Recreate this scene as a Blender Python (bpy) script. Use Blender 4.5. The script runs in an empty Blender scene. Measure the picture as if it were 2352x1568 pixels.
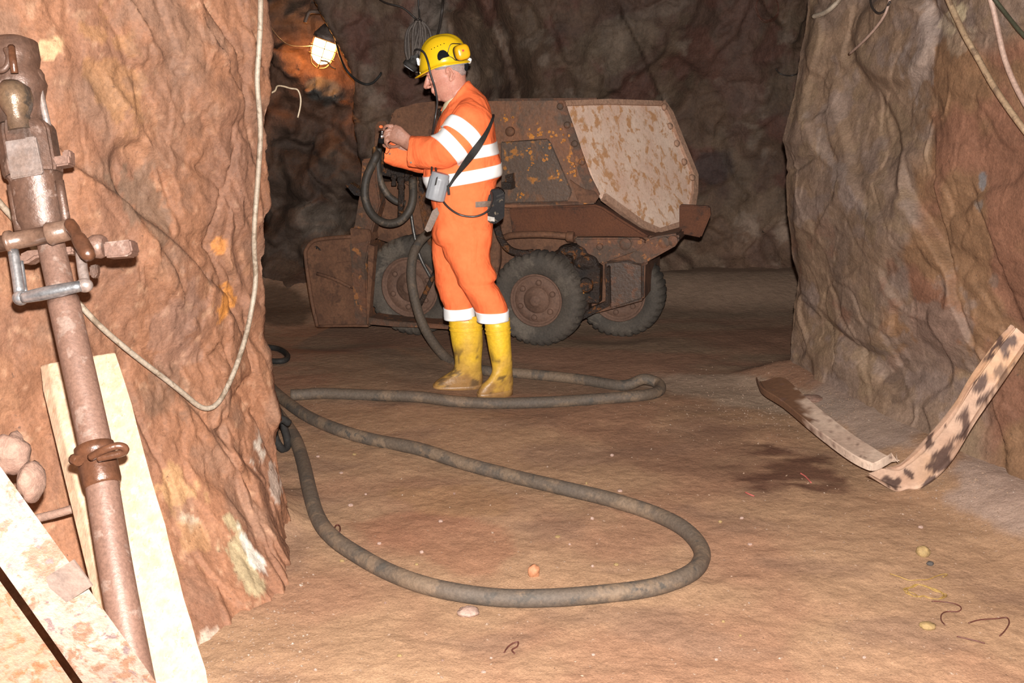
import bpy, bmesh, math, random
import numpy as np
from mathutils import Vector, Matrix, noise, Quaternion
random.seed(7)
SC = bpy.context.scene
COL = SC.collection
PI = math.pi

# ------------------------------------------------------------------ camera
F = 2287.0                       # focal length in pixels of the 2352 x 1568 frame
PITCH = math.radians(14.8)
CAMZ = 1.6
cd = bpy.data.cameras.new('viewpoint'); cam = bpy.data.objects.new('viewpoint', cd); COL.objects.link(cam)
cd.sensor_width = 36.0; cd.lens = 36.0 * F / 2352.0
cd.clip_start = 0.05; cd.clip_end = 100
cam.location = (0, 0, CAMZ); cam.rotation_euler = (PI / 2 - PITCH, 0, 0)
SC.camera = cam
# ------------------------------------------------------------------ world, flash, exposure
w = bpy.data.worlds.new('mine'); SC.world = w; w.use_nodes = True
w.node_tree.nodes['Background'].inputs[0].default_value = (0.02, 0.013, 0.009, 1)
w.node_tree.nodes['Background'].inputs[1].default_value = 0.25
fl = bpy.data.lights.new('camera_flash', 'POINT'); flo = bpy.data.objects.new('camera_flash', fl); COL.objects.link(flo)
fl.energy = 1560.0; fl.color = (1.0, 0.965, 0.925); fl.shadow_soft_size = 0.022
flo.location = (0.02, 0.03, CAMZ + 0.13)
SC.view_settings.view_transform = 'Standard'
SC.view_settings.look = 'None'
SC.view_settings.exposure = 0.0
SC.view_settings.gamma = 1.0
SC.view_settings.use_curve_mapping = False

# ------------------------------------------------------------------ helpers
CO, SI = math.cos(PITCH), math.sin(PITCH)
def ray(px, py):
    a = (px - 1176.0) / F; b = (784.0 - py) / F
    return Vector((a, CO + b * SI, -SI + b * CO))
def at(px, py, Y):               # the point of the plane y = Y seen at a place of the photograph
    d = ray(px, py); t = Y / d.y
    return Vector((0, 0, CAMZ)) + d * t
def zc(px, py, z):               # the point at camera depth z
    return Vector((0, 0, CAMZ)) + ray(px, py) * z
def fz(px, py, z=0.0):           # the point of the floor
    d = ray(px, py); t = (z - CAMZ) / d.z
    return Vector((0, 0, CAMZ)) + d * t
def onp(px, py, P0, N):
    d = ray(px, py); o = Vector((0, 0, CAMZ))
    return o + d * ((P0 - o).dot(N) / d.dot(N))

def lerp(a, b, t): return a + (b - a) * t
def sstep(a, b, x):
    t = max(0.0, min(1.0, (x - a) / (b - a))); return t * t * (3 - 2 * t)
def interp(x, pts):              # piecewise linear
    if x <= pts[0][0]: return pts[0][1]
    for (x0, y0), (x1, y1) in zip(pts, pts[1:]):
        if x <= x1: return y0 + (y1 - y0) * (x - x0) / (x1 - x0)
    return pts[-1][1]
def fbm(p, oct=4, lac=2.0, g=0.5):
    s = 0.0; a = 1.0; q = Vector(p)
    for _ in range(oct):
        s += a * noise.noise(q); q = q * lac; a *= g
    return s

def catmull(pts, n=8, closed=False):
    pts = [Vector(p) for p in pts]
    if len(pts) < 3 and not closed: 
        return [pts[0].lerp(pts[1], i / n) for i in range(n + 1)]
    out = []; m = len(pts)
    rng = range(m) if closed else range(m - 1)
    for i in rng:
        if closed:
            p0, p1, p2, p3 = pts[i - 1], pts[i], pts[(i + 1) % m], pts[(i + 2) % m]
        else:
            p1, p2 = pts[i], pts[i + 1]
            p0 = pts[i - 1] if i > 0 else p1 * 2 - p2
            p3 = pts[i + 2] if i + 2 < m else p2 * 2 - p1
        for k in range(n):
            t = k / n
            out.append(0.5 * ((2 * p1) + (p2 - p0) * t + (2 * p0 - 5 * p1 + 4 * p2 - p3) * t * t + (3 * p1 - p0 - 3 * p2 + p3) * t ** 3))
    if not closed: out.append(pts[-1])
    return out

ORG = {}                         # world origin of each built object
class MB:
    """collects shapes in world coordinates; build() links them as one mesh object"""
    def __init__(s): s.bm = bmesh.new(); s.cl = {}
    def v(s, p): return s.bm.verts.new(p)
    def f(s, vs, smooth=True):
        try:
            fc = s.bm.faces.new(vs); fc.smooth = smooth; return fc
        except ValueError: return None
    def rings(s, rs, cap=True, closed=False, smooth=True, capends=None):
        """rs: list of rings (lists of points) with the same count"""
        R = [[s.v(p) for p in r] for r in rs]
        n = len(R[0]); m = len(R)
        for i in range(m if closed else m - 1):
            a, b = R[i], R[(i + 1) % m]
            for k in range(n):
                s.f((a[k], a[(k + 1) % n], b[(k + 1) % n], b[k]), smooth)
        if cap and not closed:
            s.f(list(reversed(R[0])), False); s.f(R[-1], False)
        return R
    def tube(s, pts, r, seg=10, n=6, spline=True, closed=False, cap=True, rfun=None):
        P = catmull(pts, n, closed) if spline else [Vector(p) for p in pts]
        m = len(P); T = []
        for i in range(m):
            a = P[(i - 1) % m] if (closed or i > 0) else P[0]
            b = P[(i + 1) % m] if (closed or i < m - 1) else P[-1]
            t = (b - a); T.append(t.normalized() if t.length > 1e-9 else Vector((0, 0, 1)))
        u = T[0].orthogonal().normalized(); rs = []
        for i in range(m):
            if i > 0:
                q = T[i - 1].rotation_difference(T[i]); u = q @ u
            u = (u - T[i] * u.dot(T[i])).normalized(); vv = T[i].cross(u)
            rr = r if rfun is None else rfun(i / (m - 1))
            if not isinstance(rr, (int, float)): rr = rr[0]
            rs.append([P[i] + (u * math.cos(2 * PI * k / seg) + vv * math.sin(2 * PI * k / seg)) * rr for k in range(seg)])
        return s.rings(rs, cap, closed)
    def cyl(s, a, b, r, r2=None, seg=20, smooth=True):
        a = Vector(a); b = Vector(b); r2 = r if r2 is None else r2
        t = (b - a).normalized(); u = t.orthogonal().normalized(); v = t.cross(u)
        R = lambda c, q: [c + (u * math.cos(2 * PI * k / seg) + v * math.sin(2 * PI * k / seg)) * q for k in range(seg)]
        return s.rings([R(a, r), R(b, r2)], True, False, smooth)
    def lathe(s, a, axis, prof, seg=28, cap=True, up=None):
        """prof: (distance along the axis, radius)"""
        a = Vector(a); t = Vector(axis).normalized(); u = t.orthogonal().normalized() if up is None else Vector(up); v = t.cross(u)
        rs = [[a + t * h + (u * math.cos(2 * PI * k / seg) + v * math.sin(2 * PI * k / seg)) * max(q, 1e-4) for k in range(seg)] for h, q in prof]
        return s.rings(rs, cap)
    def box(s, c, X, Y, Z, smooth=False):
        """centre and three half-size vectors"""
        c = Vector(c); X, Y, Z = Vector(X), Vector(Y), Vector(Z)
        P = [s.v(c + X * i + Y * j + Z * k) for k in (-1, 1) for j in (-1, 1) for i in (-1, 1)]
        for q in ((0, 2, 3, 1), (4, 5, 7, 6), (0, 1, 5, 4), (2, 6, 7, 3), (0, 4, 6, 2), (1, 3, 7, 5)):
            s.f([P[i] for i in q], smooth)
    def prism(s, poly, ext, smooth=False):
        """a polygon of points pushed along ext"""
        A = [s.v(Vector(p)) for p in poly]; B = [s.v(Vector(p) + Vector(ext)) for p in poly]
        n = len(A); s.f(A, smooth); s.f(list(reversed(B)), smooth)
        for i in range(n): s.f((A[i], B[i], B[(i + 1) % n], A[(i + 1) % n]), smooth)
    def ell(s, c, X, Y, Z, seg=16, rg=10):
        c = Vector(c); X, Y, Z = Vector(X), Vector(Y), Vector(Z); rs = []
        for i in range(1, rg):
            th = PI * i / rg
            rs.append([c + Z * -math.cos(th) + (X * math.cos(2 * PI * k / seg) + Y * math.sin(2 * PI * k / seg)) * math.sin(th) for k in range(seg)])
        R = s.rings(rs, False)
        a = s.v(c - Z); b = s.v(c + Z)
        for k in range(seg):
            s.f((a, R[0][(k + 1) % seg], R[0][k])); s.f((b, R[-1][k], R[-1][(k + 1) % seg]))
    def grid(s, fn, nu, nv, col=None):
        G = [[s.v(fn(i / nu, j / nv)) for j in range(nv + 1)] for i in range(nu + 1)]
        for i in range(nu):
            for j in range(nv): s.f((G[i][j], G[i + 1][j], G[i + 1][j + 1], G[i][j + 1]))
        return G
    def bevel(s, w, seg=2):
        bmesh.ops.remove_doubles(s.bm, verts=s.bm.verts, dist=1e-5)
        es = [e for e in s.bm.edges if len(e.link_faces) == 2 and e.calc_face_angle(0) > 0.5]
        bmesh.ops.bevel(s.bm, geom=es, offset=w, segments=seg, affect='EDGES', clamp_overlap=True)
        return s
    def jitter(s, amp, sc=6.0, seed=0):
        for v in s.bm.verts:
            q = v.co * sc + Vector((seed * 7.1, seed * 3.3, 0))
            v.co += Vector((noise.noise(q), noise.noise(q + Vector((9, 0, 0))), noise.noise(q + Vector((0, 9, 0))))) * amp
        return s
    def build(s, name, mat, parent=None, mods=None, recalc=True, origin=None, angle=None):
        if recalc: bmesh.ops.recalc_face_normals(s.bm, faces=s.bm.faces)
        me = bpy.data.meshes.new(name)
        if parent is not None: org = ORG[parent.name]
        elif origin is not None: org = Vector(origin)
        else:
            xs = [v.co for v in s.bm.verts]
            org = Vector(((min(p.x for p in xs) + max(p.x for p in xs)) / 2, (min(p.y for p in xs) + max(p.y for p in xs)) / 2, min(p.z for p in xs)))
        bmesh.ops.translate(s.bm, verts=s.bm.verts, vec=-org)
        s.bm.to_mesh(me); s.bm.free()
        o = bpy.data.objects.new(name, me); COL.objects.link(o); ORG[o.name] = org
        if parent is None: o.location = org
        else: o.parent = parent
        if mat is not None: me.materials.append(mat)
        if angle is not None:
            for p in me.polygons: p.use_smooth = True
            try: me.set_sharp_from_angle(angle=math.radians(angle))
            except Exception: pass
        for m in (mods or []):
            md = o.modifiers.new(m[0].lower(), m[0])
            for k, val in m[1].items(): setattr(md, k, val)
        return o
def tag(o, label, cat, group=None, kind=None):
    if label: o['label'] = label
    if cat: o['category'] = cat
    if group: o['group'] = group
    if kind: o['kind'] = kind
    return o
def empty(name, loc, label, cat, group=None):
    o = bpy.data.objects.new(name, None); COL.objects.link(o); o.empty_display_size = 0.1
    o.location = loc; ORG[o.name] = Vector(loc); return tag(o, label, cat, group)
def colour(o, fn):
    """a colour for every vertex (world position -> rgb)"""
    me = o.data; at_ = me.color_attributes.new('tint', 'FLOAT_COLOR', 'POINT'); g = ORG[o.name]
    buf = np.ones((len(me.vertices), 4), dtype=np.float32)
    for i, v in enumerate(me.vertices): buf[i, :3] = fn(v.co + g)
    at_.data.foreach_set('color', buf.ravel())

# ------------------------------------------------------------------ materials
def nodes(name):
    m = bpy.data.materials.new(name); m.use_nodes = True; nt = m.node_tree
    return m, nt, nt.nodes['Principled BSDF']
def N(nt, typ, **kw):
    n = nt.nodes.new(typ)
    for k, v in kw.items(): setattr(n, k, v)
    return n
def L(nt, a, b): nt.links.new(a, b)
def tex(nt, co, scale, detail=6, rough=0.6, stretch=None, dist=0.0):
    t = N(nt, 'ShaderNodeTexNoise'); t.inputs['Scale'].default_value = scale; t.inputs['Detail'].default_value = detail
    t.inputs['Roughness'].default_value = rough; t.inputs['Distortion'].default_value = dist
    if stretch is not None:
        mp = N(nt, 'ShaderNodeMapping'); mp.inputs['Scale'].default_value = stretch; L(nt, co, mp.inputs['Vector']); co = mp.outputs['Vector']
    L(nt, co, t.inputs['Vector']); return t
def ramp(nt, fac, stops):
    r = N(nt, 'ShaderNodeValToRGB'); e = r.color_ramp.elements
    while len(e) < len(stops): e.new(0.5)
    for k, (p, c) in enumerate(stops):
        e[k].position = p; e[k].color = (c[0], c[1], c[2], 1) if not isinstance(c, (int, float)) else (c, c, c, 1)
    L(nt, fac, r.inputs['Fac']); return r
def mix(nt, fac, a, b, mode='MIX'):
    m = N(nt, 'ShaderNodeMix', data_type='RGBA', blend_type=mode)
    for sock, v in ((m.inputs['Factor'], fac), (m.inputs['A'], a), (m.inputs['B'], b)):
        if hasattr(v, 'links') or hasattr(v, 'is_linked'): L(nt, v, sock)
        elif isinstance(v, (int, float)): sock.default_value = v
        else: sock.default_value = (v[0], v[1], v[2], 1)
    return m.outputs['Result']
def mat(name, c1, c2=None, rough=0.7, scale=8.0, spots=None, spot_amt=0.5, spot_scale=14.0, bump=0.25, bscale=40.0, metal=0.0, stretch=None, coat=0.0, rough2=None, fine=0.25, bdist=0.01, spot2=None, spec=0.5):
    """two mottled colours, spots of a third, fine grain and a bumpy surface"""
    m, nt, b = nodes(name); tc = N(nt, 'ShaderNodeTexCoord').outputs['Object']
    c2 = c2 or tuple(x * 0.75 for x in c1)
    n1 = tex(nt, tc, scale, 6, 0.62, stretch)
    col = ramp(nt, n1.outputs['Fac'], [(0.34, c1), (0.66, c2)]).outputs['Color']
    if spots:
        n2 = tex(nt, tc, spot_scale, 5, 0.65, stretch, 0.4)
        k = 0.62 - 0.24 * spot_amt
        col = mix(nt, ramp(nt, n2.outputs['Fac'], [(k, 0.0), (k + 0.07, 1.0)]).outputs['Color'], col, spots)
    if spot2:
        n4 = tex(nt, tc, spot_scale * 2.3, 4, 0.6, stretch, 0.2)
        col = mix(nt, ramp(nt, n4.outputs['Fac'], [(0.60, 0.0), (0.66, 1.0)]).outputs['Color'], col, spot2)
    if fine:
        n3 = tex(nt, tc, bscale * 2.2, 3, 0.7)
        col = mix(nt, 1.0, col, ramp(nt, n3.outputs['Fac'], [(0.3, 1 - fine), (0.7, 1 + fine)]).outputs['Color'], 'MULTIPLY')
    L(nt, col, b.inputs['Base Color'])
    b.inputs['Metallic'].default_value = metal; b.inputs['Coat Weight'].default_value = coat
    b.inputs['Specular IOR Level'].default_value = spec
    if rough2 is None: b.inputs['Roughness'].default_value = rough
    else: L(nt, ramp(nt, n1.outputs['Fac'], [(0.35, rough), (0.65, rough2)]).outputs['Color'], b.inputs['Roughness'])
    if bump:
        nb = tex(nt, tc, bscale, 6, 0.65, stretch); bp = N(nt, 'ShaderNodeBump'); bp.inputs['Strength'].default_value = bump; bp.inputs['Distance'].default_value = bdist
        L(nt, nb.outputs['Fac'], bp.inputs['Height']); L(nt, bp.outputs['Normal'], b.inputs['Normal'])
    return m
def rock_mat(name, rough=0.75, fine=0.35, speck=(0.5, 0.45, 0.38), speck_k=0.70, spec=0.3, bump=0.7, stretch=(1, 1, 0.45), grain=1.0, dark=None):
    """vertex colours of the rock, broken up by grain, pale flecks and relief"""
    m, nt, b = nodes(name); tc = N(nt, 'ShaderNodeTexCoord').outputs['Object']
    a = N(nt, 'ShaderNodeAttribute', attribute_name='tint').outputs['Color']
    n1 = tex(nt, tc, 9 * grain, 8, 0.68, stretch, 0.3); n2 = tex(nt, tc, 85 * grain, 6, 0.75)
    col = mix(nt, 1.0, a, ramp(nt, n1.outputs['Fac'], [(0.28, 1 - fine), (0.72, 1 + fine)]).outputs['Color'], 'MULTIPLY')
    col = mix(nt, 1.0, col, ramp(nt, n2.outputs['Fac'], [(0.32, 0.74), (0.68, 1.24)]).outputs['Color'], 'MULTIPLY')
    n3 = tex(nt, tc, 34 * grain, 6, 0.75, stretch, 0.6)
    col = mix(nt, ramp(nt, n3.outputs['Fac'], [(speck_k, 0.0), (speck_k + 0.06, 0.75)]).outputs['Color'], col, speck)
    if dark:
        n6 = tex(nt, tc, 48 * grain, 5, 0.7, None, 0.3)
        col = mix(nt, ramp(nt, n6.outputs['Fac'], [(0.27, 1.0), (0.37, 0.0)]).outputs['Color'], col, dark)
    L(nt, col, b.inputs['Base Color']); b.inputs['Roughness'].default_value = rough; b.inputs['Specular IOR Level'].default_value = spec
    n4 = tex(nt, tc, 14 * grain, 5, 0.6, stretch, 0.0); n5 = tex(nt, tc, 110 * grain, 3, 0.6)
    b1 = N(nt, 'ShaderNodeBump'); b1.inputs['Strength'].default_value = bump; b1.inputs['Distance'].default_value = 0.022
    b2 = N(nt, 'ShaderNodeBump'); b2.inputs['Strength'].default_value = bump * 0.7; b2.inputs['Distance'].default_value = 0.006
    L(nt, n4.outputs['Fac'], b1.inputs['Height']); L(nt, n5.outputs['Fac'], b2.inputs['Height'])
    L(nt, b1.outputs['Normal'], b2.inputs['Normal']); L(nt, b2.outputs['Normal'], b.inputs['Normal'])
    return m
# ================================================================== the drift: floor, rock walls, roof
def proj(p):
    q = Vector(p) - Vector((0, 0, CAMZ)); zz = q.y * CO - q.z * SI
    if zz < 0.05: return (-9999.0, -9999.0)
    return (1176 + F * q.x / zz, 784 - F * (q.y * SI + q.z * CO) / zz)
def sideof(px, py, line):        # pixels to the right of a polyline running downwards
    if py <= line[0][1]: (x0, y0), (x1, y1) = line[0], line[1]
    elif py >= line[-1][1]: (x0, y0), (x1, y1) = line[-2], line[-1]
    else:
        for (x0, y0), (x1, y1) in zip(line, line[1:]):
            if y0 <= py <= y1: break
    return px - (x0 + (x1 - x0) * (py - y0) / max(1e-6, y1 - y0))
def blob(px, py, cx, cy, rx, ry, ang=0.0, n=None, p=None, w=0.45):
    dx, dy = px - cx, py - cy; c, s = math.cos(ang), math.sin(ang)
    d = math.hypot((dx * c + dy * s) / rx, (-dx * s + dy * c) / ry)
    if p is not None: d += w * fbm(p * (n or 14), 4)
    return 1 - sstep(0.70, 1.0, d)
def mix3(a, b, t): return tuple(a[i] + (b[i] - a[i]) * t for i in range(3))
def terr(x, k):                  # ledges: a rounded staircase
    f = math.floor(x * k); return (f + sstep(0.62, 0.98, x * k - f)) / k

def slab(p, sc, st, amp, seed=0.0):
    """stepped plates: every cell of a stretched cell pattern has its own height"""
    q = Vector((p.x * st[0] + seed, p.y * st[1], p.z * st[2])) * sc
    q += Vector((noise.noise(q * 2.1), noise.noise(q * 2.1 + Vector((5, 0, 0))), noise.noise(q * 2.1 + Vector((0, 5, 0))))) * 0.22
    d, pt = noise.voronoi(q); c = pt[0]
    h = noise.cell(c * 7.31 + Vector((.37, .11, .73)))
    return amp * h * sstep(0.0, 0.06, d[1] - d[0]) if amp else 0.0
LEDGE = [(610, 0), (627, 130), (614, 165), (622, 240), (611, 290), (613, 390), (622, 470), (611, 530), (606, 620), (607, 700), (594, 770), (610, 810), (617, 880), (628, 960), (634, 1080), (648, 1190), (636, 1260), (600, 1330)]
EY = 3.42
def edge_tab(pxs, Y):
    t = sorted((at(a, b, Y).z, at(a, b, Y).x) for a, b in pxs); return t
LT = edge_tab(LEDGE, EY)
LRIDGE = [(100, 300), (160, 380), (300, 470), (430, 590), (470, 640), (560, 700)]
def left_pt(u, v):
    z = -0.25 + 3.1 * v
    ex = interp(z, LT)
    zc_ = max(0, z)
    P = [(-2.6, 0.6), (-2.05, 1.5), (-1.50, 2.35), (ex, EY), (ex - 0.30, 3.9), (-2.0, 4.7), (-5.0, 5.2)]
    K = [0, 0.12, 0.28, 0.80, 0.87, 0.94, 1.0]
    for i in range(6):
        if u <= K[i + 1] or i == 5:
            t = (u - K[i]) / (K[i + 1] - K[i]); break
    x = lerp(P[i][0], P[i + 1][0], t); y = lerp(P[i][1], P[i + 1][1], t)
    p = Vector((x, y, z)); e = sstep(0.42, 0.74, u)
    d = 0.042 * fbm(p * 1.2, 3) + 0.008 * fbm(p * 5.5, 5)
    sh = Vector((x + z * .30, y + z * .30, z * 0.55))                    # fractures dip steeply towards the edge
    d += slab(sh, 3.2, (1, 1, .6), 0.007 + 0.024 * e) + slab(sh, 7.5, (1.2, 1.2, .5), 0.003 + 0.018 * e, 3.0) + slab(p, 15.0, (1, 1, .7), 0.0015 + 0.008 * e, 9.0)
    d += 0.004 * fbm(p * 26, 3)
    n = Vector((0.78, -0.62, 0)) if u < 0.8 else Vector((0.95, 0.1, 0))
    a, b = proj(p)
    if u < 0.8 and -50 < a < 640:
        s = sideof(b, a, [(k[1], k[0]) for k in LRIDGE])      # below the diagonal ledge
        d += 0.045 * sstep(-6, 10, s) * (1 - sstep(90, 360, s)) * sstep(90, 170, a) * (1 - sstep(480, 580, a))
        d -= 0.03 * blob(a, b, 330, 420, 70, 120, -0.5)
        c = sideof(a, b, [(590, 0), (560, 240), (500, 470), (480, 560), (560, 800)])
        d -= 0.014 * (1 - sstep(0, 7, abs(c))) * sstep(200, 420, b)
        c = sideof(a, b, [(470, 600), (490, 930), (500, 1180), (440, 1400), (420, 1568)])
        d += 0.035 * sstep(0, 12, c) * sstep(860, 1000, b)
        c = sideof(a, b, [(540, 1050), (505, 1170), (500, 1300), (490, 1420)])
        d += 0.03 * sstep(0, 8, c) * sstep(1040, 1120, b)
    if u > 0.72 and u <= 0.8: d *= lerp(1, 0.45, (u - 0.72) / 0.08)
    if u > 0.8: d *= 0.3 + (u - 0.8) * 3
    # foot of the wall spreads into rubble
    if z < 0.75: d += 0.34 * (1 - max(z, 0) / 0.75) ** 2.2 * (1 - sstep(0.62, 0.80, u)) + 0.03 * (1 - max(z, 0) / 0.75)
    p += n * d
    return p
OR, DK, GR, PL = (0.170, 0.077, 0.041), (0.142, 0.067, 0.039), (0.142, 0.078, 0.050), (0.27, 0.155, 0.095)
def left_col(p):
    a, b = proj(p)
    k = 0.5 + 0.9 * fbm(Vector((p.x + p.y, p.z * 0.7, 1)) * 3.2, 4)
    c = mix3(OR, DK, sstep(0.35, 0.95, k))
    c = mix3(c, (0.190, 0.092, 0.050), .8 * sstep(0.35, 0.6, fbm(p * 6 + Vector((4, 4, 0)), 4)))
    c = mix3(c, GR, 0.7 * sstep(0.1, 0.5, fbm(p * 4.4 + Vector((9, 1, 7)), 4)))
    c = mix3(c, PL, 0.55 * sstep(0.45, 0.75, fbm(p * 24 + Vector((2, 9, 3)), 4)))
    c = tuple(x * (1 + .28 * (1 - sstep(.35, .85, p.z))) for x in c)  # foot painted lighter to stand in for flash light lost at its angle
    for cx, cy, rx, ry, an, cc, am in ((515, 700, 26, 48, 0.2, (0.36, 0.14, 0.025), 0.8), (508, 568, 20, 22, 0, (0.36, 0.14, 0.03), 0.7),
            (105, 105, 45, 26, -0.2, (0.36, 0.22, 0.12), 0.9), (592, 1030, 20, 40, -0.2, (0.40, 0.34, 0.28), 0.9), (560, 1290, 40, 100, -0.5, (0.30, 0.24, 0.14), 0.85),
            (585, 1280, 16, 60, -0.5, (0.50, 0.46, 0.40), 0.9), (630, 1110, 14, 46, -0.1, (0.36, 0.29, 0.24), 0.7), (440, 1185, 30, 26, 0.3, (0.36, 0.28, 0.20), 0.8), (400, 1130, 60, 46, 0.3, (0.30, 0.17, 0.08), 0.8),
            (480, 1480, 26, 30, 0, (0.40, 0.31, 0.24), 0.8), (630, 1530, 66, 30, 0.3, (0.42, 0.34, 0.28), 0.7), (440, 1240, 46, 60, 0.4, (0.28, 0.15, 0.07), 0.6),
            (270, 190, 70, 130, -0.4, (0.22, 0.11, 0.045), 0.5), (330, 470, 60, 90, -0.5, (0.10, 0.062, 0.040), 0.7), (380, 230, 60, 260, -0.1, (0.115, 0.062, 0.040), 0.45), (555, 330, 50, 300, 0, (0.12, 0.058, 0.036), 0.5), (410, 760, 50, 130, 0.3, (0.17, 0.10, 0.075), 0.4), (380, 900, 70, 60, 0, (0.11, 0.058, 0.034), 0.6)):
        c = mix3(c, cc, am * blob(a, b, cx, cy, rx, ry, an, 16, p, .9))
    return c
m_left = rock_mat('left_rock', speck=(0.30, 0.19, 0.12), speck_k=0.70, fine=0.2, bump=0.42, stretch=(.85, .85, 1), dark=(0.07, 0.036, 0.022))
mb = MB(); mb.grid(left_pt, 420, 300)
o = mb.build('wall_left', m_left, origin=(-1.5, 3, 0), recalc=False); tag(o, 'brown rock pillar with a ragged edge on the near side', 'wall', kind='structure'); colour(o, left_col)

# ---- the grey and red pillar on the other side
REDGE = [(1862, 0), (1855, 70), (1835, 150), (1822, 240), (1800, 320), (1812, 370), (1813, 480), (1820, 560), (1829, 640), (1820, 700), (1815, 760), (1808, 860)]
RY = 5.3
RT = edge_tab(REDGE, RY)
RCRACK = [(2030, 0), (2060, 200), (2090, 370), (2105, 430), (2150, 510), (2200, 610), (2216, 700), (2240, 790), (2290, 870)]
RCRACK2 = [(2150, 120), (2172, 300), (2176, 420), (2195, 560), (2216, 680), (2240, 780)]
def right_pt(u, v):
    z = -0.2 + 3.1 * v
    ex = interp(z, RT)
    P = [(5.0, 6.6), (2.3, 6.0), (ex + 0.12, RY + 0.25), (ex, RY), (1.95, 3.75), (2.25, 2.6), (2.6, 1.0)]
    K = [0, 0.05, 0.10, 0.14, 0.78, 0.93, 1.0]
    for i in range(6):
        if u <= K[i + 1] or i == 5:
            t = (u - K[i]) / (K[i + 1] - K[i]); break
    x = lerp(P[i][0], P[i + 1][0], t); y = lerp(P[i][1], P[i + 1][1], t)
    p = Vector((x, y, z)); a, b = proj(p)
    e = sstep(0.14, 0.20, u)
    d = (0.048 * fbm(p * 1.0, 3) + 0.007 * fbm(p * 5, 5)) * e
    sh = Vector((x * .6 - z * .25, y * .6 - z * .25, z * .9)); p_ = p; p = Vector((x * .6, y * .6, z))
    d += (slab(sh, 1.5, (1, 1, .8), .026, 2.0) + slab(sh, 4.5, (1, 1, .6), .010, 5.0) + slab(p, 11.0, (1, 1, .6), .004, 7.0)) * lerp(.6, 1, e)
    d += 0.003 * fbm(p * 22, 3); p = p_
    if u > 0.14:
        c = sideof(a, b, RCRACK)
        d += 0.06 * (1 - sstep(-6, 8, c)) * sstep(330, 430, b) * (1 - sstep(760, 860, b)) * sstep(-420, -60, c)
        c2 = sideof(a, b, RCRACK2)
        d += 0.035 * sstep(-5, 6, c2) * (1 - sstep(20, 120, c2)) * sstep(250, 420, b)
        d += 0.05 * blob(a, b, 2070, 90, 120, 120) - 0.03 * blob(a, b, 2010, 330, 70, 200, -0.35)
        c3 = sideof(a, b, [(2250, 360), (2290, 480), (2330, 620), (2352, 700)])
        d += 0.025 * sstep(-4, 7, c3) * sstep(380, 480, b)
    if z < 0.35: d += 0.10 * (1 - max(z, 0) / 0.35) ** 2 * sstep(0.2, 0.5, u)
    lean = 0.14 * (z - 0.6) * sstep(0.3, 0.9, u)
    return p + Vector((-0.86, -0.5, 0)) * (d + lean)
def right_col(p):
    a, b = proj(p)
    c = mix3((0.150, 0.096, 0.062), (0.138, 0.092, 0.066), sstep(-0.2, 0.3, fbm(p * 3.1, 4)))
    c = mix3(c, (0.158, 0.105, 0.064), 0.6 * sstep(0.15, 0.4, fbm(p * 5 + Vector((5, 0, 2)), 4)))
    c = mix3(c, (0.136, 0.066, 0.042), 0.7 * sstep(0.22, 0.42, fbm(p * 3.6 + Vector((1, 7, 3)), 5)) * sstep(420, 640, b) * (1 - sstep(700, 820, b)))
    c = mix3(c, (0.150, 0.108, 0.090), 0.6 * sstep(0.25, 0.5, fbm(p * 4.6 + Vector((6, 2, 9)), 4)))
    c = tuple(x * (1 + .22 * sstep(560, 800, b)) for x in c)
    red = sstep(-6, 8, sideof(a, b, RCRACK)) * sstep(330, 430, b)
    red = max(red, sstep(0, 40, sideof(a, b, [(2145, 0), (2150, 90), (2100, 380)]) + 60 * fbm(p * 5, 3)) * sstep(60, 130, b + 40 * fbm(p * 6, 3)))
    red *= 1 - sstep(760, 880, b + 40 * fbm(p * 7, 2)) * (1 - sstep(2230, 2300, a))
    rc = mix3((0.150, 0.070, 0.042), (0.148, 0.080, 0.042), sstep(-0.2, 0.2, fbm(p * 3 + Vector((3, 3, 3)), 3)))
    c = mix3(c, rc, red)
    for cx, cy, rx, ry, an, cc, am in ((2190, 45, 30, 40, 0.5, (0.38, 0.30, 0.19), 0.9), (2130, 110, 40, 130, 0.25, (0.22, 0.17, 0.145), 0.6), (2200, 90, 40, 40, 0, (0.28, 0.21, 0.15), 0.5), (2258, 420, 10, 22, 0, (0.12, 0.12, 0.125), 0.8), (2250, 470, 16, 16, 0, (0.14, 0.12, 0.105), 0.7),
            (1925, 400, 20, 150, -0.5, (0.20, 0.16, 0.145), 0.35), (2140, 800, 110, 130, 0.2, (0.160, 0.110, 0.086), 0.7), (2070, 880, 40, 50, 0, (0.09, 0.056, 0.038), 0.7), (2280, 650, 14, 26, 0, (0.12, 0.08, 0.06), 0.7), (2150, 890, 80, 40, 0.2, (0.17, 0.12, 0.1), 0.5)):
        c = mix3(c, cc, am * blob(a, b, cx, cy, rx, ry, an, 12, p, .8))
    return c
m_right = rock_mat('right_rock', speck=(0.27, 0.22, 0.18), speck_k=0.70, fine=0.26, bump=0.5, stretch=(.5, .5, 1), dark=(0.07, 0.042, 0.028))
mb = MB(); mb.grid(right_pt, 420, 300)
o = mb.build('wall_right', m_right, origin=(2, 4, 0), recalc=False); tag(o, 'grey and red rock pillar beside the bent steel channel', 'wall', kind='structure'); colour(o, right_col)

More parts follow.
